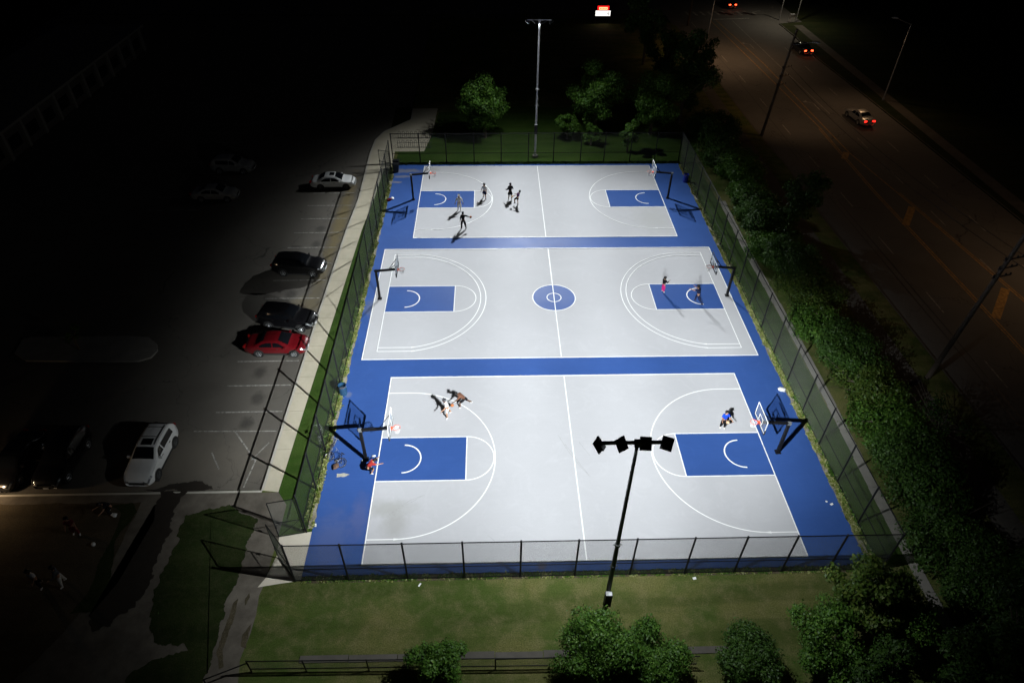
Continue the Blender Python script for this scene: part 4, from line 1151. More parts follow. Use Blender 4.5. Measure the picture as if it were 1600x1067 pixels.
def make_car(kind, paint, label, loc, rz, lit=False, rails=False, sunroof=False, cat='car', hot=False, group=None):
    K = CARS[kind]; L, Wd = K['L'], K['Wd']; hw = Wd/2
    root = thing('car' if kind == 'sedan' else 'suv', loc, rz, label, cat, group)
    tx = [p[0] for p in K['top']]; tz = [p[1] for p in K['top']]
    xs = np.linspace(-L/2, L/2, 57)
    def ztop(x):
        return float(np.mean([np.interp(x+d, tx, tz) for d in (-0.1,-0.05,0,0.05,0.1)]))
    def wid(x):
        e = abs(x)/(L/2)
        return hw*(1-0.20*max(0, (e-0.72)/0.28)**2.2)*(1.0 if e < 0.999 else 0.97)
    def cabf(x):
        a, b = K['cab']; ra, rb = K['roof']
        if x <= a or x >= b: return 0.0
        if x < ra: return (x-a)/(ra-a)
        if x > rb: return (b-x)/(b-rb)
        return 1.0
    def section(x):
        w = wid(x); zt = ztop(x); c = cabf(x); bz = min(K['belt'], zt-0.06)
        wt = w*(0.93-0.19*c)
        under = 0.24+0.10*max(0, (abs(x)/(L/2)-0.85)/0.15)
        P = [(0, under), (w*0.90, under), (w*0.985, under+0.12), (w, 0.58), (w*0.975, bz), (wt+0.01, zt-0.07), (wt*0.86, zt), (0, zt+0.025)]
        return P, w, wt, zt, bz
    mb = MB(); rings = []
    for x in xs:
        P = section(x)[0]
        Q = chaikin(P, 2)
        ring = [(x, y, z_) for y, z_ in Q]+[(x, -y, z_) for y, z_ in reversed(Q[1:-1])]
        rings.append(ring)
    n = len(rings[0])
    vs = [v for r in rings for v in r]
    fs = []
    for i in range(len(rings)-1):
        for j in range(n):
            k_ = (j+1) % n
            fs.append((i*n+j, i*n+k_, (i+1)*n+k_, (i+1)*n+j))
    fs.append(tuple(range(n))); fs.append(tuple(range((len(rings)-1)*n+n-1, (len(rings)-1)*n-1, -1)))
    mb.add(vs, fs)
    body = mb.build('body', paint, root, smooth=True)
    rwx = K['fx']-K['wb']
    # side windows
    def side_pt(x, t, s, off=0.018):
        P, w, wt, zt, bz = section(x)
        a = Vector((w*0.975, bz)); b = Vector((wt+0.01, zt-0.07))
        p = a.lerp(b, t)
        return (x, s*(p.x+off), p.y+0.004)
    a, b = K['cab']; ra, rb = K['roof']
    mid = -0.1
    for s in (1, -1):
        for (xa, xb) in ((a+0.42 if kind == 'sedan' else a+0.55, mid-0.05), (mid+0.05, b-0.38)):
            m_ = MB(); N = 8
            pts_b, pts_t = [], []
            for i in range(N+1):
                x = xa+(xb-xa)*i/N
                zt = ztop(x)
                lim = min(0.86, max(0.12, (zt-K['belt']-0.12)/0.42))
                pts_b.append(side_pt(x, 0.10, s)); pts_t.append(side_pt(x, max(0.14, lim*0.92), s))
            m_.add(pts_b+pts_t, [(i, i+1, N+2+i, N+1+i) if s < 0 else (i, N+1+i, N+2+i, i+1) for i in range(N)])
            m_.build('side_window', M['glass'], root)
    # windscreen and rear window
    def top_pt(x, f_, off=0.02):
        P, w, wt, zt, bz = section(x)
        y = wt*0.84*f_
        return (x, y, zt+0.022*(1-abs(f_)**1.5)-0.012*abs(f_)**3+off)
    for nm, xa, xb in (('windscreen', rb+0.02, b-0.12), ('rear_window', ra-0.02, a+0.16 if kind == 'sedan' else a+0.10)):
        m_ = MB(); N, Q = 6, 8
        vs = [top_pt(xa+(xb-xa)*i/N, -0.98+1.96*j/Q) for i in range(N+1) for j in range(Q+1)]
        m_.add(vs, [(i*(Q+1)+j, i*(Q+1)+j+1, (i+1)*(Q+1)+j+1, (i+1)*(Q+1)+j) for i in range(N) for j in range(Q)])
        m_.build(nm, M['glass'], root, smooth=True)
    if sunroof:
        m_ = MB(); vs = [top_pt(rb-0.62+0.5*i/2, -0.62+1.24*j/6, 0.014) for i in range(3) for j in range(7)]
        m_.add(vs, [(i*7+j, i*7+j+1, (i+1)*7+j+1, (i+1)*7+j) for i in range(2) for j in range(6)])
        m_.build('sunroof', M['glass'], root)
    if rails:
        for s in (1, -1):
            P = [top_pt(x, s*0.95, 0.05) for x in np.linspace(ra+0.1, rb-0.15, 8)]
            MB().path(P, 0.02, 5).build('roof_rail', M['plastic'], root)
        for x in (rb-0.75, ra+0.35):
            P = [top_pt(x, f_, 0.07) for f_ in np.linspace(-0.95, 0.95, 5)]
            MB().path(P, 0.022, 5).build('roof_bar', M['plastic'], root)
    # wheels
    wr = K['wr']
    for wx_ in (K['fx'], rwx):
        for s in (1, -1):
            yw = s*(hw-0.10)
            MB().lathe([(wr+0.065, -0.02), (wr+0.065, 0.10 if s > 0 else 0.10)], (wx_, s*(hw-0.088)-(0.0 if s > 0 else 0.08), wr), 20, 'y').build('wheel_arch', M['plastic'], root)
            w_ = MB().lathe([(wr*0.62, -0.12), (wr*0.93, -0.12), (wr, -0.07), (wr, 0.07), (wr*0.93, 0.12), (wr*0.62, 0.12)], (wx_, yw, wr), 24, 'y').build('wheel', M['rubber'], root, smooth=False)
            rm = MB().lathe([(wr*0.66, 0), (wr*0.66, 0.01)], (wx_, yw+s*0.115-(0 if s > 0 else 0.01), wr), 20, 'y')
            rm2 = MB()
            rm2.ring((wx_, yw+s*0.13, wr), wr*0.62, 0.022, 'y', 20, 5)
            for q in range(5):
                t = 2*math.pi*q/5+0.3
                rm2.bar((wx_, yw+s*0.135, wr), (wx_+math.cos(t)*wr*0.6, yw+s*0.13, wr+math.sin(t)*wr*0.6), 0.028, 4)
            rm.build('brake_disc', M['plastic'], w_)
            rm2.build('rim', M['rim'] if paint is not M['car_white'] else M['dark_pole'], w_)
    # lamps, grille, plate, mirrors, handles
    zf = 0.70 if kind == 'sedan' else 0.80
    for s in (1, -1):
        P = []
        for x in np.linspace(L/2-0.42, L/2-0.03, 5):
            w = wid(x)
            zt = ztop(x)
            P.append(((x, s*(w*0.985), min(zf, zt-0.12)), (x+0.01, s*(w*0.90), min(zf+0.13, zt-0.03))))
        hl = MB(); vs = []
        for (lo, hi) in P: vs += [lo, hi]
        vs += [(L/2+0.012, s*wid(L/2)*0.62, zf-0.14), (L/2-0.02, s*wid(L/2)*0.62, zf-0.02)]
        vs = [(v[0]+0.012, v[1]+s*0.018, v[2]+0.012) for v in vs]
        hl.add(vs, [(2*i, 2*i+1, 2*i+3, 2*i+2) for i in range(5)])
        hl.build('headlight', M['lamp_glass'], root)
        zr = 0.86 if kind == 'sedan' else 1.02
        tl = MB().box((-L/2+0.06, s*(wid(L/2)*0.80), zr-0.04), (0.16, 0.34, 0.17), m=Matrix.Rotation(s*0.35, 3, 'Z'))
        tl.build('tail_light', (M['tail_hot'] if hot else M['tail_on']) if lit else M['tail'], root)
        MB().box((b-0.36, s*(hw+0.09), K['belt']+0.07), (0.12, 0.22, 0.14)).build('mirror', paint, root)
        for x in (-0.85, 0.25):
            P_ = section(x)
            MB().box((x, s*(hw*0.985+0.012), K['belt']-0.13), (0.16, 0.03, 0.03)).build('door_handle', M['plastic'], root)
    MB().box((L/2-0.01, 0, 0.55), (0.06, 0.95, 0.16)).build('grille', M['plastic'], root)
    MB().box((L/2+0.025, 0, 0.42), (0.02, 0.32, 0.12)).build('number_plate', M['plate'], root)
    MB().box((-L/2-0.02, 0, 0.62), (0.02, 0.32, 0.14)).build('number_plate', M['plate'], root)
    MB().box((0, 0, 0.27), (K['wb']-0.9, Wd-0.04, 0.16)).build('sill', M['plastic'], root)
    return root
D = math.radians
zc = ZL+0.004
GP = 'cars parked along the left kerb'
def car_at(kind, paint, rx, ry, fx_, fy_, side, **kw):
    """place by the contact points of the two wheels on one side"""
    K = CARS[kind]
    a = math.atan2(fy_-ry, fx_-rx)
    wm = Vector(((rx+fx_)/2, (ry+fy_)/2))
    fwd = Vector((math.cos(a), math.sin(a))); left = Vector((-fwd.y, fwd.x))
    c = wm - left*side*(K['Wd']/2-0.1) - fwd*(K['fx']-K['wb']/2)
    return make_car(kind, paint, loc=(c.x, c.y, zc), rz=a, **kw)
car_at('suv', M['car_white'], -13.82, 1.48, -13.92, -1.10, 1, label='white suv with a sunroof and black roof bars, parked facing the near kerb', rails=True, sunroof=True, cat='suv')
car_at('suv', M['car_black'], -11.12, 21.27, -8.3, 21.05, -1, label='black suv parked nose to the kerb, farthest up of the two black ones', cat='suv', group=GP)
car_at('suv', M['car_black'], -10.56, 13.89, -7.78, 13.40, -1, label='black suv parked at a slight angle beside the red sedan', cat='suv', group=GP)
car_at('sedan', M['car_red'], -10.43, 10.47, -7.74, 10.42, -1, label='red sedan parked nose to the kerb beside a black suv', group=GP)
car_at('sedan', M['car_white'], -10.73, 37.24, -8.02, 37.29, -1, label='white sedan with a sunroof parked alone near the far end of the kerb', sunroof=True, group=GP)
car_at('sedan', M['car_silver'], -22.6, 34.73, -19.9, 34.69, -1, label='dim pale sedan in the dark second row, nearer of two', group='cars in the dark second row')
car_at('suv', M['car_silver'], -22.6, 41.1, -19.9, 40.9, -1, label='dim silver suv in the dark second row, farther of two', cat='suv', group='cars in the dark second row')
car_at('suv', M['car_black'], -19.51, 1.46, -19.54, -1.24, 1, label='black suv in deep shadow facing the near kerb, left of the white suv', cat='suv', group='dark cars at the lower left')
car_at('sedan', M['car_black'], -22.4, 1.3, -22.45, -1.4, 1, label='black car in deep shadow at the left edge', group='dark cars at the lower left')
make_car('sedan', M['car_silver'], 'silver car with red tail lights driving up the right lane of the road', (55.6, 55.3, ZL+0.014), D(97), lit=True, group='cars driving on the road')
make_car('sedan', M['car_black'], 'dark car with glowing tail lights near the white sidewalk corner', (57.9, 83.0, ZL+0.014), D(97), lit=True, hot=True, group='cars driving on the road')
make_car('sedan', M['car_black'], 'dark car with glowing tail lights crossing the junction at the top', (53.3, 109.7, ZL+0.014), D(94), lit=True, hot=True, group='cars driving on the road')

# warm lamp glowing at the left edge
root = thing('ground_lamp', (-23.85, -2.75, 0.0), 0, 'small warm glowing lamp at the left edge of the picture', 'lamp')
MB().lathe([(0.12,0),(0.12,0.04),(0.03,0.06),(0.03,1.2),(0.1,1.22),(0.1,1.25)], n=12).build('stand', M['black_metal'], root)
MB().lathe([(0.09,1.25),(0.13,1.30),(0.13,1.45),(0.06,1.52)], n=12).build('lamp_shade', M['warm_on'], root)
_l = bpy.data.lights.new('ground_lamp_light', 'POINT'); _l.energy = 130; _l.color = (1.0, 0.72, 0.45); _l.shadow_soft_size = 0.12
_lo = bpy.data.objects.new('ground_lamp_light', _l); COL.objects.link(_lo); _lo.location = (-23.6, -3.15, 1.6)

# ------------------------------------------------------------------ people
def skin_obj(name, verts, edges, radii, mat, parent, root_i=0, sub=1):
    me = bpy.data.meshes.new(name)
    me.from_pydata([tuple(v) for v in verts], edges, [])
    me.materials.append(mat)
    o = bpy.data.objects.new(name, me); link(o, parent)
    sk = o.modifiers.new('Skin', 'SKIN'); sk.use_smooth_shade = True
    if not me.skin_vertices: return o
    d = me.skin_vertices[0].data
    for i, r in enumerate(radii):
        d[i].radius = (r, r) if not isinstance(r, tuple) else r
        d[i].use_root = (i == root_i)
    s = o.modifiers.new('Sub', 'SUBSURF'); s.levels = sub; s.render_levels = sub
    return o

def person(x, y, rz, label, top, bottom, skin='skin_tan', h=1.76, lean=0.05, drop=0.0, side=0.0,
           legs=((0.1, 0.15, 0.08), (-0.1, 0.1, 0.08)), arms=((0.1, 0.12, 0.3), (0.0, 0.12, 0.3)),
           shorts=False, hair='hair', shoes='cloth_white', long_sleeve=False, hat=None, z=0.016, tall_top=0.0, group=None, headpitch=0.0):
    """legs/arms: (swing forward, bend, spread) for left then right, all radians; the figure faces +y before turning"""
    root = thing('person', (x, y, z), rz, label, 'person', group)
    k = h/1.76
    hipz = 0.93*k-drop
    V, E, Rr = [], [], []
    def v(p, r, frm=None):
        V.append(Vector(p)); Rr.append(r*k)
        if frm is not None: E.append((frm, len(V)-1))
        return len(V)-1
    sp = Vector((math.sin(side), math.sin(lean)*math.cos(side), math.cos(lean)*math.cos(side)))     # spine direction
    pel = v((0, 0, hipz), 0.125)
    wst = v(Vector((0, 0, hipz))+sp*0.18*k, 0.115, pel)
    chs = v(Vector((0, 0, hipz))+sp*0.40*k, 0.135, wst)
    nck = v(Vector((0, 0, hipz))+sp*0.53*k, 0.058, chs)
    hd = (sp+Vector((0, math.sin(headpitch)*0.5, 0))).normalized()
    jaw = v(V[nck]+hd*0.09*k, 0.070, nck)
    skl = v(V[jaw]+hd*0.09*k, 0.096, jaw)
    crn = v(V[skl]+hd*0.06*k, 0.070, skl)
    fw = Vector((0, 1, 0))-hd*hd.y; fw.normalize()
    nose = v(V[jaw]+hd*0.045*k+fw*0.112*k, 0.012, skl)
    J = {}
    for si, s in ((0, -1), (1, 1)):      # left then right
        sw, bd, spd = legs[si]
        hip = v((s*0.095*k, 0, hipz-0.06*k), 0.095, pel)
        th = Vector((s*math.sin(spd), math.sin(sw)*math.cos(spd), -math.cos(sw)*math.cos(spd)))
        knee = v(V[hip]+th*0.41*k, 0.062, hip)
        a2 = sw-bd
        shn = Vector((s*math.sin(spd)*0.6, math.sin(a2), -math.cos(a2))).normalized()
        mid_ = v(V[knee]+shn*0.15*k, 0.058, knee)
        ank = v(V[knee]+shn*0.39*k, 0.040, mid_)
        fdir = Vector((s*0.25, 1, -0.15 if V[ank].z < 0.2 else -0.4)).normalized()
        heel = V[ank]+Vector((0, -0.03*k, -0.045*k))
        toe = v(V[ank]+fdir*0.15*k+Vector((0, 0, -0.045*k)), 0.032, ank)
        J['leg%d' % si] = (hip, knee, mid_, ank, toe)
        aw, ab, asp = arms[si]
        sh = v(V[chs]+Vector((s*0.175*k, 0, 0.04*k)), 0.058, chs)
        up_ = Vector((s*math.sin(asp), math.sin(aw)*math.cos(asp), -math.cos(aw)*math.cos(asp)))
        elb = v(V[sh]+up_*0.29*k, 0.044, sh)
        a3 = aw+ab
        fo = Vector((s*math.sin(asp)*0.7, math.sin(a3), -math.cos(a3))).normalized()
        wr_ = v(V[elb]+fo*0.25*k, 0.028, elb)
        palm = v(V[wr_]+fo*0.07*k, 0.036, wr_)
        sidev = fo.cross(Vector((0, 0, 1)))
        if sidev.length < 0.2: sidev = Vector((0, 1, 0))
        sidev.normalize(); curl = sidev.cross(fo).normalized()
        for q, (o_, ln_) in enumerate(((-1.2, 0.072), (-0.4, 0.080), (0.4, 0.075), (1.2, 0.060))):
            f1 = v(V[palm]+fo*0.03*k+sidev*o_*0.017*k, 0.010, palm)
            f2 = v(V[f1]+(fo*0.8-curl*0.25)*ln_*0.55*k, 0.009, f1)
            v(V[f2]+(fo*0.6-curl*0.7)*ln_*0.45*k, 0.007, f2)
        t1 = v(V[wr_]+fo*0.035*k+sidev*0.036*k, 0.011, palm)
        v(V[t1]+(fo+sidev*0.8).normalized()*0.045*k, 0.009, t1)
        J['arm%d' % si] = (sh, elb, wr_, palm)
    low = min(V[J['leg0'][4]].z, V[J['leg1'][4]].z, V[J['leg0'][3]].z-0.04, V[J['leg1'][3]].z-0.04)-0.045*k
    V = [p-Vector((0, 0, low)) for p in V]
    body = skin_obj('body', V, E, Rr, M[skin], root, 0, 1)
    # shirt
    sv = [V[pel]+sp*0.0, V[wst], V[chs], V[nck]-sp*0.03*k]; se = [(0, 1), (1, 2), (2, 3)]; sr = [0.165*k, 0.155*k, 0.170*k, 0.080*k]
    for si in (0, 1):
        sh, elb, wr_, palm = J['arm%d' % si]
        a = len(sv); sv += [V[sh], V[sh].lerp(V[elb], 0.72)]; se += [(2, a), (a, a+1)]; sr += [0.092*k, 0.080*k]
        if long_sleeve:
            sv += [V[elb], V[elb].lerp(V[wr_], 0.92)]; se += [(a+1, a+2), (a+2, a+3)]; sr += [0.058*k, 0.044*k]
    skin_obj('shirt', sv, se, sr, M[top], root, 0, 1)
    # shorts or trousers
    sv = [V[pel]+Vector((0, 0, 0.07*k)), V[pel]-Vector((0, 0, 0.03))]; se = [(0, 1)]; sr = [0.135*k, 0.145*k]
    for si in (0, 1):
        hip, knee, mid_, ank, toe = J['leg%d' % si]
        a = len(sv); sv += [V[hip], V[hip].lerp(V[knee], 0.55), V[hip].lerp(V[knee], 0.95)]; se += [(1, a), (a, a+1), (a+1, a+2)]
        sr += [0.125*k, (0.116+tall_top)*k, (0.106+tall_top)*k]
        if not shorts:
            sv += [V[mid_], V[mid_].lerp(V[ank], 0.9)]; se += [(a+2, a+3), (a+3, a+4)]; sr += [0.078*k, 0.062*k]
    skin_obj('shorts' if shorts else 'trousers', sv, se, sr, M[bottom], root, 0, 1)
    for si in (0, 1):
        hip, knee, mid_, ank, toe = J['leg%d' % si]
        hl = V[ank]+(V[ank]-V[toe])*0.25; hl.z = V[toe].z+0.005
        skin_obj('shoe', [V[ank]+Vector((0, 0, 0.01)), hl, V[ank].lerp(V[toe], 0.5)+Vector((0, 0, -0.01)), V[toe]], [(1, 0), (0, 2), (2, 3)], [0.052*k, 0.045*k, 0.050*k, 0.042*k], M[shoes], root, 1, 1)
    hp = [V[skl]-fw*0.02*k, V[crn]-fw*0.005*k, V[skl]-fw*0.045*k-hd*0.04*k]
    skin_obj('cap' if hat else 'hair', hp, [(0, 1), (0, 2)], [0.103*k, 0.082*k, 0.075*k], M[hat or hair], root, 0, 1)
    root['hand'] = 0
    del root['hand']
    Mx = Matrix.Translation((x, y, z)) @ Matrix.Rotation(rz, 4, 'Z')
    return [Mx @ V[J['arm%d' % si][3]] for si in (0, 1)]

def ball(p, label, mat='ball', r=0.12):
    root = thing('basketball', (p[0], p[1], p[2]), 0.3, label, 'basketball')
    prof = [(max(0.002, r*math.sin(math.pi*i/12)), -r*math.cos(math.pi*i/12)) for i in range(13)]
    MB().lathe(prof, n=20).build('shell', M[mat], root, smooth=True)
    MB().ring((0,0,0), r*1.003, 0.0035, 'z', 28, 4).ring((0,0,0), r*1.003, 0.0035, 'x', 28, 4).ring((0,0,0), r*1.003, 0.0035, 'y', 28, 4).build('seams', M['plastic'], root)
    return root

PI = math.pi
person(4.40, 3.75, PI*0.62, 'person in white shirt and shorts beside the crouching dribbler on the near court', 'cloth_white', 'cloth_white', 'skin_tan', h=1.84, lean=0.28, drop=0.04, legs=((0.35, 0.45, 0.18), (-0.25, 0.3, 0.12)), arms=((0.5, 0.6, 0.35), (-0.4, 0.7, 0.3)), shorts=True, hair='cloth_grey')
hh = person(5.55, 4.75, PI*0.52, 'crouching dribbler in brown and black beside the person in white', 'cloth_brown', 'cloth_black', 'skin_dark', h=1.80, lean=0.95, drop=0.20, legs=((0.95, 1.0, 0.2), (-0.55, 0.35, 0.15)), arms=((0.9, 0.3, 0.5), (-0.3, 0.6, 0.5)), shorts=True)
ball((hh[0].x-0.05, hh[0].y+0.02, 0.55), 'orange basketball bouncing in front of the crouching dribbler')
hh = person(23.45, 2.25, PI*1.02, 'person in a bright blue shirt holding a pale ball near the right key', 'cloth_blue', 'cloth_black', 'skin_tan', h=1.76, lean=0.08, legs=((0.1, 0.15, 0.04), (-0.05, 0.1, 0.04)), arms=((0.35, 1.25, 0.35), (0.35, 1.25, 0.35)), shorts=False)
ball(((hh[0].x+hh[1].x)/2, (hh[0].y+hh[1].y)/2-0.06, hh[0].z), 'pale basketball held by the person in blue', 'ball_pale')
person(22.44, 18.06, -PI*0.35, 'person in a dark top and pink leggings on the right of the middle court', 'cloth_black', 'cloth_pink', 'skin_pale', h=1.62, lean=0.02, legs=((0.05, 0.05, 0.03), (0.05, 0.05, 0.02)), arms=((0.6, 1.9, 0.15), (0.6, 1.9, 0.15)), long_sleeve=True)
hh = person(25.1, 16.5, PI*0.28, 'person in navy clothes lunging towards the right hoop of the middle court', 'cloth_navy', 'cloth_navy', 'skin_tan', h=1.86, lean=0.30, drop=0.08, legs=((-0.55, 0.35, 0.12), (0.6, 0.55, 0.15)), arms=((1.3, 0.5, 0.35), (1.0, 0.8, 0.3)), shorts=False, shoes='cloth_black')
person(4.30, 32.35, PI*1.0, 'person in pale clothes and a white cap standing in the far left key', 'cloth_white', 'cloth_white', 'skin_tan', h=1.82, lean=0.03, legs=((0.05, 0.1, 0.06), (-0.05, 0.1, 0.06)), arms=((0.15, 0.5, 0.45), (0.15, 0.5, 0.45)), hat='cloth_white', long_sleeve=True)
person(6.85, 34.8, PI*0.9, 'person in a white shirt and navy shorts on the far court arc', 'cloth_white', 'cloth_navy', 'skin_tan', h=1.78, lean=0.08, legs=((0.2, 0.25, 0.12), (-0.2, 0.2, 0.12)), arms=((0.2, 0.6, 0.35), (-0.1, 0.5, 0.3)), shorts=True, shoes='cloth_black', tall_top=0.02)
person(9.55, 34.55, PI*0.15, 'tall person in black, left of the pair near the middle of the far court', 'cloth_black', 'cloth_black', 'skin_dark', h=1.90, lean=0.02, legs=((0.05, 0.05, 0.08), (-0.05, 0.05, 0.08)), arms=((0.2, 1.1, 0.25), (0.0, 0.8, 0.5)), shorts=True, tall_top=0.04, long_sleeve=True)
hh = person(10.30, 33.5, PI*0.42, 'person in purple leaning back with one knee up on the far court', 'cloth_purple', 'cloth_black', 'skin_tan', h=1.68, lean=-0.28, legs=((1.0, 1.2, 0.1), (0.05, 0.15, 0.06)), arms=((1.0, 0.3, 0.15), (0.8, 0.5, 0.2)), shorts=True, shoes='cloth_black')
ball((hh[0].x-0.1, hh[0].y+0.05, hh[0].z-0.1), 'yellow brown basketball in front of the person in purple', 'ball_pale')
hh = person(4.80, 28.75, 0.10, 'person all in black holding an orange ball out on the far court edge', 'cloth_black', 'cloth_black', 'skin_dark', h=1.88, lean=0.03, legs=((0.05, 0.05, 0.12), (-0.03, 0.05, 0.22)), arms=((0.05, 0.1, 0.2), (0.25, 0.5, 1.1)), long_sleeve=True, shoes='cloth_black')
ball((hh[1].x+0.12, hh[1].y+0.03, hh[1].z), 'orange basketball held out by the person in black')
person(-0.50, -1.12, -PI*0.35, 'person in a red top crouching at the foot of the near left hoop post', 'cloth_red', 'cloth_black', 'skin_tan', h=1.72, lean=1.05, drop=0.42, legs=((1.35, 1.9, 0.25), (1.1, 1.8, 0.2)), arms=((1.1, 0.5, 0.25), (1.2, 0.4, 0.3)), shorts=True)
GD = 'people standing at the dark lower left'
person(-17.55, -8.65, PI*0.9, 'person in a white shirt and black trousers in the dark lower left', 'cloth_white', 'cloth_black', 'skin_tan', h=1.76, lean=0.1, legs=((0.2, 0.2, 0.08), (-0.2, 0.2, 0.08)), arms=((0.2, 0.9, 0.2), (0.0, 0.3, 0.2)), z=0.01, group=GD)
person(-16.35, -8.5, PI*0.7, 'person in a dark jacket and pale trousers in the dark lower left', 'cloth_grey', 'cloth_cream', 'skin_tan', h=1.78, lean=0.05, legs=((0.2, 0.1, 0.18), (-0.1, 0.1, 0.18)), arms=((0.5, 1.0, 0.3), (0.2, 0.5, 0.3)), long_sleeve=True, z=0.01, group=GD)
person(-17.1, -5.35, PI*1.1, 'person in maroon standing in the dark below the white suv', 'cloth_maroon', 'cloth_maroon', 'skin_tan', h=1.74, lean=0.05, legs=((0.1, 0.1, 0.1), (-0.1, 0.1, 0.1)), arms=((0.2, 0.4, 0.25), (0.1, 0.4, 0.25)), z=0.01, group=GD)
person(-15.65, -3.75, PI*0.8, 'person in black with a white bag crouching beyond the kerb below the white suv', 'cloth_black', 'cloth_black', 'skin_tan', h=1.74, lean=0.7, drop=0.35, legs=((1.2, 1.8, 0.2), (1.0, 1.7, 0.2)), arms=((0.9, 0.6, 0.3), (0.9, 0.6, 0.3)), z=0.01, group=GD)
ball((-15.8, -6.1, 0.13), 'pale ball lying on the dark ground at the lower left', 'paper')

# ------------------------------------------------------------------ bins, bicycles, bags, litter
def drum(x, y, mat, label, r=0.29, h=0.88, rz=0):
    root = thing('steel_drum', (x, y, 0.012), rz, label, 'drum')
    prof = [(r*0.97, 0), (r, 0.02), (r, h*0.32), (r*1.035, h*0.345), (r, h*0.37), (r, h*0.64), (r*1.035, h*0.665), (r, h*0.69), (r, h-0.02), (r*1.03, h), (r*0.96, h), (r*0.95, h-0.03), (r*0.95, h*0.55), (0.01, h*0.52)]
    MB().lathe(prof, n=24, cap=False).build('shell', mat, root, smooth=False)
    MB().lathe([(r*0.99, h*0.88), (r*1.006, h*0.885), (r*1.006, h*0.95), (r*0.99, h*0.955)], n=24, cap=False).build('band', M['bag_brown'], root)
    m_ = MB()
    for i in range(7): m_.box((r*0.5*math.cos(i*2.4), r*0.5*math.sin(i*2.4), h*0.58+0.03*i/7), (0.16, 0.13, 0.06), i*1.1)
    m_.build('rubbish', M['paper'], root)
    return root
drum(-3.28, 6.12, M['drum_blue'], 'blue steel drum bin with a rusty band by the left fence')
drum(29.0, 38.4, M['bin_blue'], 'bright blue drum bin at the right edge of the far court', h=0.9)
def wheelie(x, y, rz, label):
    root = thing('wheelie_bin', (x, y, 0.016), rz, label, 'bin')
    b_ = MB(); w, d_, h_ = 0.27, 0.34, 0.98
    vs = [(-w*.8,-d_*.75,.06),(w*.8,-d_*.75,.06),(w*.8,d_*.75,.06),(-w*.8,d_*.75,.06),(-w,-d_,h_),(w,-d_,h_),(w,d_,h_),(-w,d_,h_)]
    b_.add(vs, [(3,2,1,0),(4,5,6,7),(0,1,5,4),(1,2,6,5),(2,3,7,6),(3,0,4,7)])
    for q in (.3,.55,.8): b_.box((0,-d_*(.75+.25*q)-.008,h_*q),(w*1.5,0.02,0.05))
    b_.build('body', M['bin_black'], root)
    MB().box((0,-0.02,h_+0.03),(w*2.1,d_*2.15,0.05)).box((0,0.02,h_+0.065),(w*1.6,d_*1.5,0.03)).build('lid', M['bin_black'], root)
    for s in (-1,1): MB().lathe([(0.09,-0.02),(0.09,0.03)],(s*w*0.85,d_*.8,0.09),12,'x').build('wheel', M['rubber'], root)
    MB().bar((-w*.7,d_*1.12,h_-0.02),(w*.7,d_*1.12,h_-0.02),0.015,6).build('handle', M['bin_black'], root)
wheelie(-3.05, 41.0, PI/2, 'black wheelie bin in the far left corner of the courts')
wheelie(-3.1, 41.85, PI/2, 'black wheelie bin tight in the corner behind the other one')

def bicycle(x, y, rz, tilt, label, frame='cloth_grey'):
    root = thing('bicycle', (x, y, 0.02), rz, label, 'bicycle')
    root.rotation_euler = (tilt, 0, rz)
    R, fx_, rx_ = 0.33, 0.53, -0.50
    for wx_ in (rx_, fx_):
        w_ = MB().ring((wx_,0,R),R,0.022,'y',26,6).build('wheel', M['rubber'], root)
        sp_ = MB().ring((wx_,0,R),R-0.03,0.010,'y',26,4).bar((wx_,-0.05,R),(wx_,0.05,R),0.025,8)
        for i in range(10):
            t = 2*PI*i/10; sp_.bar((wx_,0,R),(wx_+math.cos(t)*(R-.03),0,R+math.sin(t)*(R-.03)),0.003,3)
        sp_.build('rim', M['galv'], w_)
    fr = MB(); bb_, st, hd_ = (-0.06,0,0.28),(-0.18,0,0.80),(0.36,0,0.82)
    hb_ = (0.40,0,0.62)
    for a_, b_ in ((bb_,st),(bb_,hb_),(st,hd_),(hd_,hb_),(bb_,(rx_,0,R)),(st,(rx_,0,R)),(hb_,(fx_,0,R))): fr.bar(a_,b_,0.018,6)
    fr.build('frame', M[frame], root)
    MB().box((-0.20,0,0.90),(0.26,0.12,0.05)).bar(st,(-0.20,0,0.88),0.014,6).build('saddle', M['plastic'], root)
    MB().bar(hd_,(0.36,0,0.98),0.014,6).bar((0.36,-0.28,0.99),(0.36,0.28,0.99),0.014,6).build('handlebar', M['galv'], root)
    MB().lathe([(0.09,-0.01),(0.09,0.01)],(-0.06,-0.04,0.28),14,'y').bar((-0.06,-0.1,0.28),(0.08,-0.1,0.2),0.01,4).bar((-0.06,0.1,0.28),(-0.2,0.1,0.36),0.01,4).build('crank', M['galv'], root)
    return root
bicycle(-3.22, 0.75, 1.35, 0.30, 'bicycle leaning on the left fence beside the near court')
bicycle(-2.95, -0.35, 2.6, 1.25, 'bicycle lying on the court edge with a brown bag beside it', 'cloth_black')
bicycle(-4.05, 1.9, 1.7, -0.25, 'bicycle leaning against the outside of the left fence', 'cloth_black')
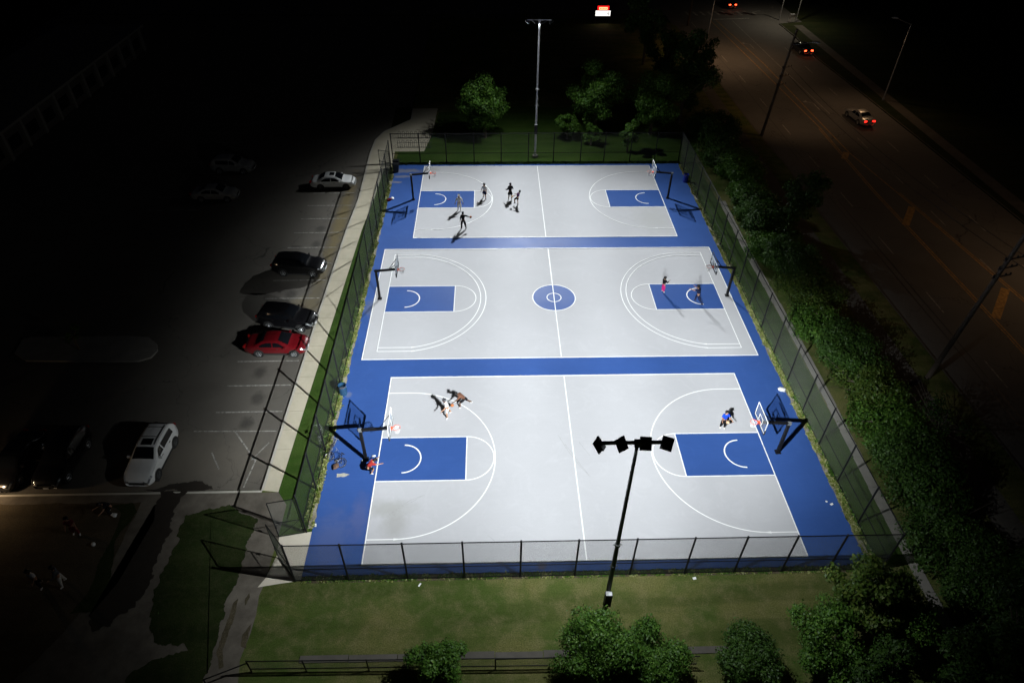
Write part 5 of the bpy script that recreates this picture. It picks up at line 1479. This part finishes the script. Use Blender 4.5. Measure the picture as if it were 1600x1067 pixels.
def sack(x, y, mat, label, s=0.25, seed=0, name='bag', sz=0.7):
    root = thing(name, (x, y, 0.016), seed*1.3, label, 'bag')
    sz *= 0.6
    prof = [(max(.004, s*math.sin(PI*i/9)**0.7), s*sz*(1-math.cos(PI*i/9))) for i in range(10)]
    m_ = MB().lathe(prof, n=14)
    m_.v = [(v[0]*(1.1+0.7*mnoise.noise(Vector(v)*6+Vector((seed,0,0)))), v[1]*(0.75+0.7*mnoise.noise(Vector(v)*5+Vector((0,seed,0)))), v[2]*(1+0.2*mnoise.noise(Vector(v)*4))) for v in m_.v]
    m_.build('bag_body', mat, root, smooth=True)
    MB().ring((0,0,s*sz*1.95), s*0.3, 0.012, 'x', 10, 4, 0, PI).build('strap', mat, root)
    return root
sack(-2.65, -0.62, M['bag_brown'], 'brown bag lying by the fallen bicycle', 0.26, 1)
sack(28.85, 5.85, M['paper'], 'large white bag at the right edge of the near court', 0.27, 2)
sack(-3.15, 34.55, M['cloth_maroon'], 'dark red bag at the left edge of the far court', 0.27, 3)
sack(-2.85, 34.9, M['paper'], 'white bundle beside the dark red bag at the far left', 0.2, 4)
sack(-0.35, 0.2, M['paper'], 'white towel bundle at the foot of the near left hoop post', 0.12, 5)
sack(-1.05, -0.15, M['paper'], 'small white cup bag left of the near left hoop post', 0.07, 6)
sack(-15.45, -4.05, M['paper'], 'white bag beside the crouching person in the dark lower left', 0.16, 7)
def scrap(x, y, w, l, rz, label, z=0.02):
    root = thing('paper_scrap', (x, y, z), rz, label, 'litter')
    m_ = MB(); N = 5
    vs = [(-w/2+w*i/N, -l/2+l*j/N, 0.02+0.03*mnoise.noise(Vector((i*0.9+x, j*0.9+y, 2)))) for i in range(N+1) for j in range(N+1)]
    m_.add(vs, [(i*(N+1)+j, (i+1)*(N+1)+j, (i+1)*(N+1)+j+1, i*(N+1)+j+1) for i in range(N) for j in range(N)])
    m_.build('sheet', M['paper'], root)
scrap(28.65, -4.15, 0.22, 0.14, 0.4, 'white scrap on the blue at the lower right of the near court')
scrap(28.4, -3.95, 0.1, 0.12, 0.9, 'tiny white scrap left of the larger scrap at the lower right')
scrap(3.4, -9.0, 0.09, 0.22, -0.5, 'white scrap in the grass below the near fence', 0.0)
scrap(18.9, -8.95, 0.2, 0.15, 0.2, 'pale scrap in the grass below the near fence, right of the floodlight pole', 0.0)
scrap(-3.15, -5.0, 0.10, 0.22, 0.2, 'white scrap in the weeds beside the near gate')
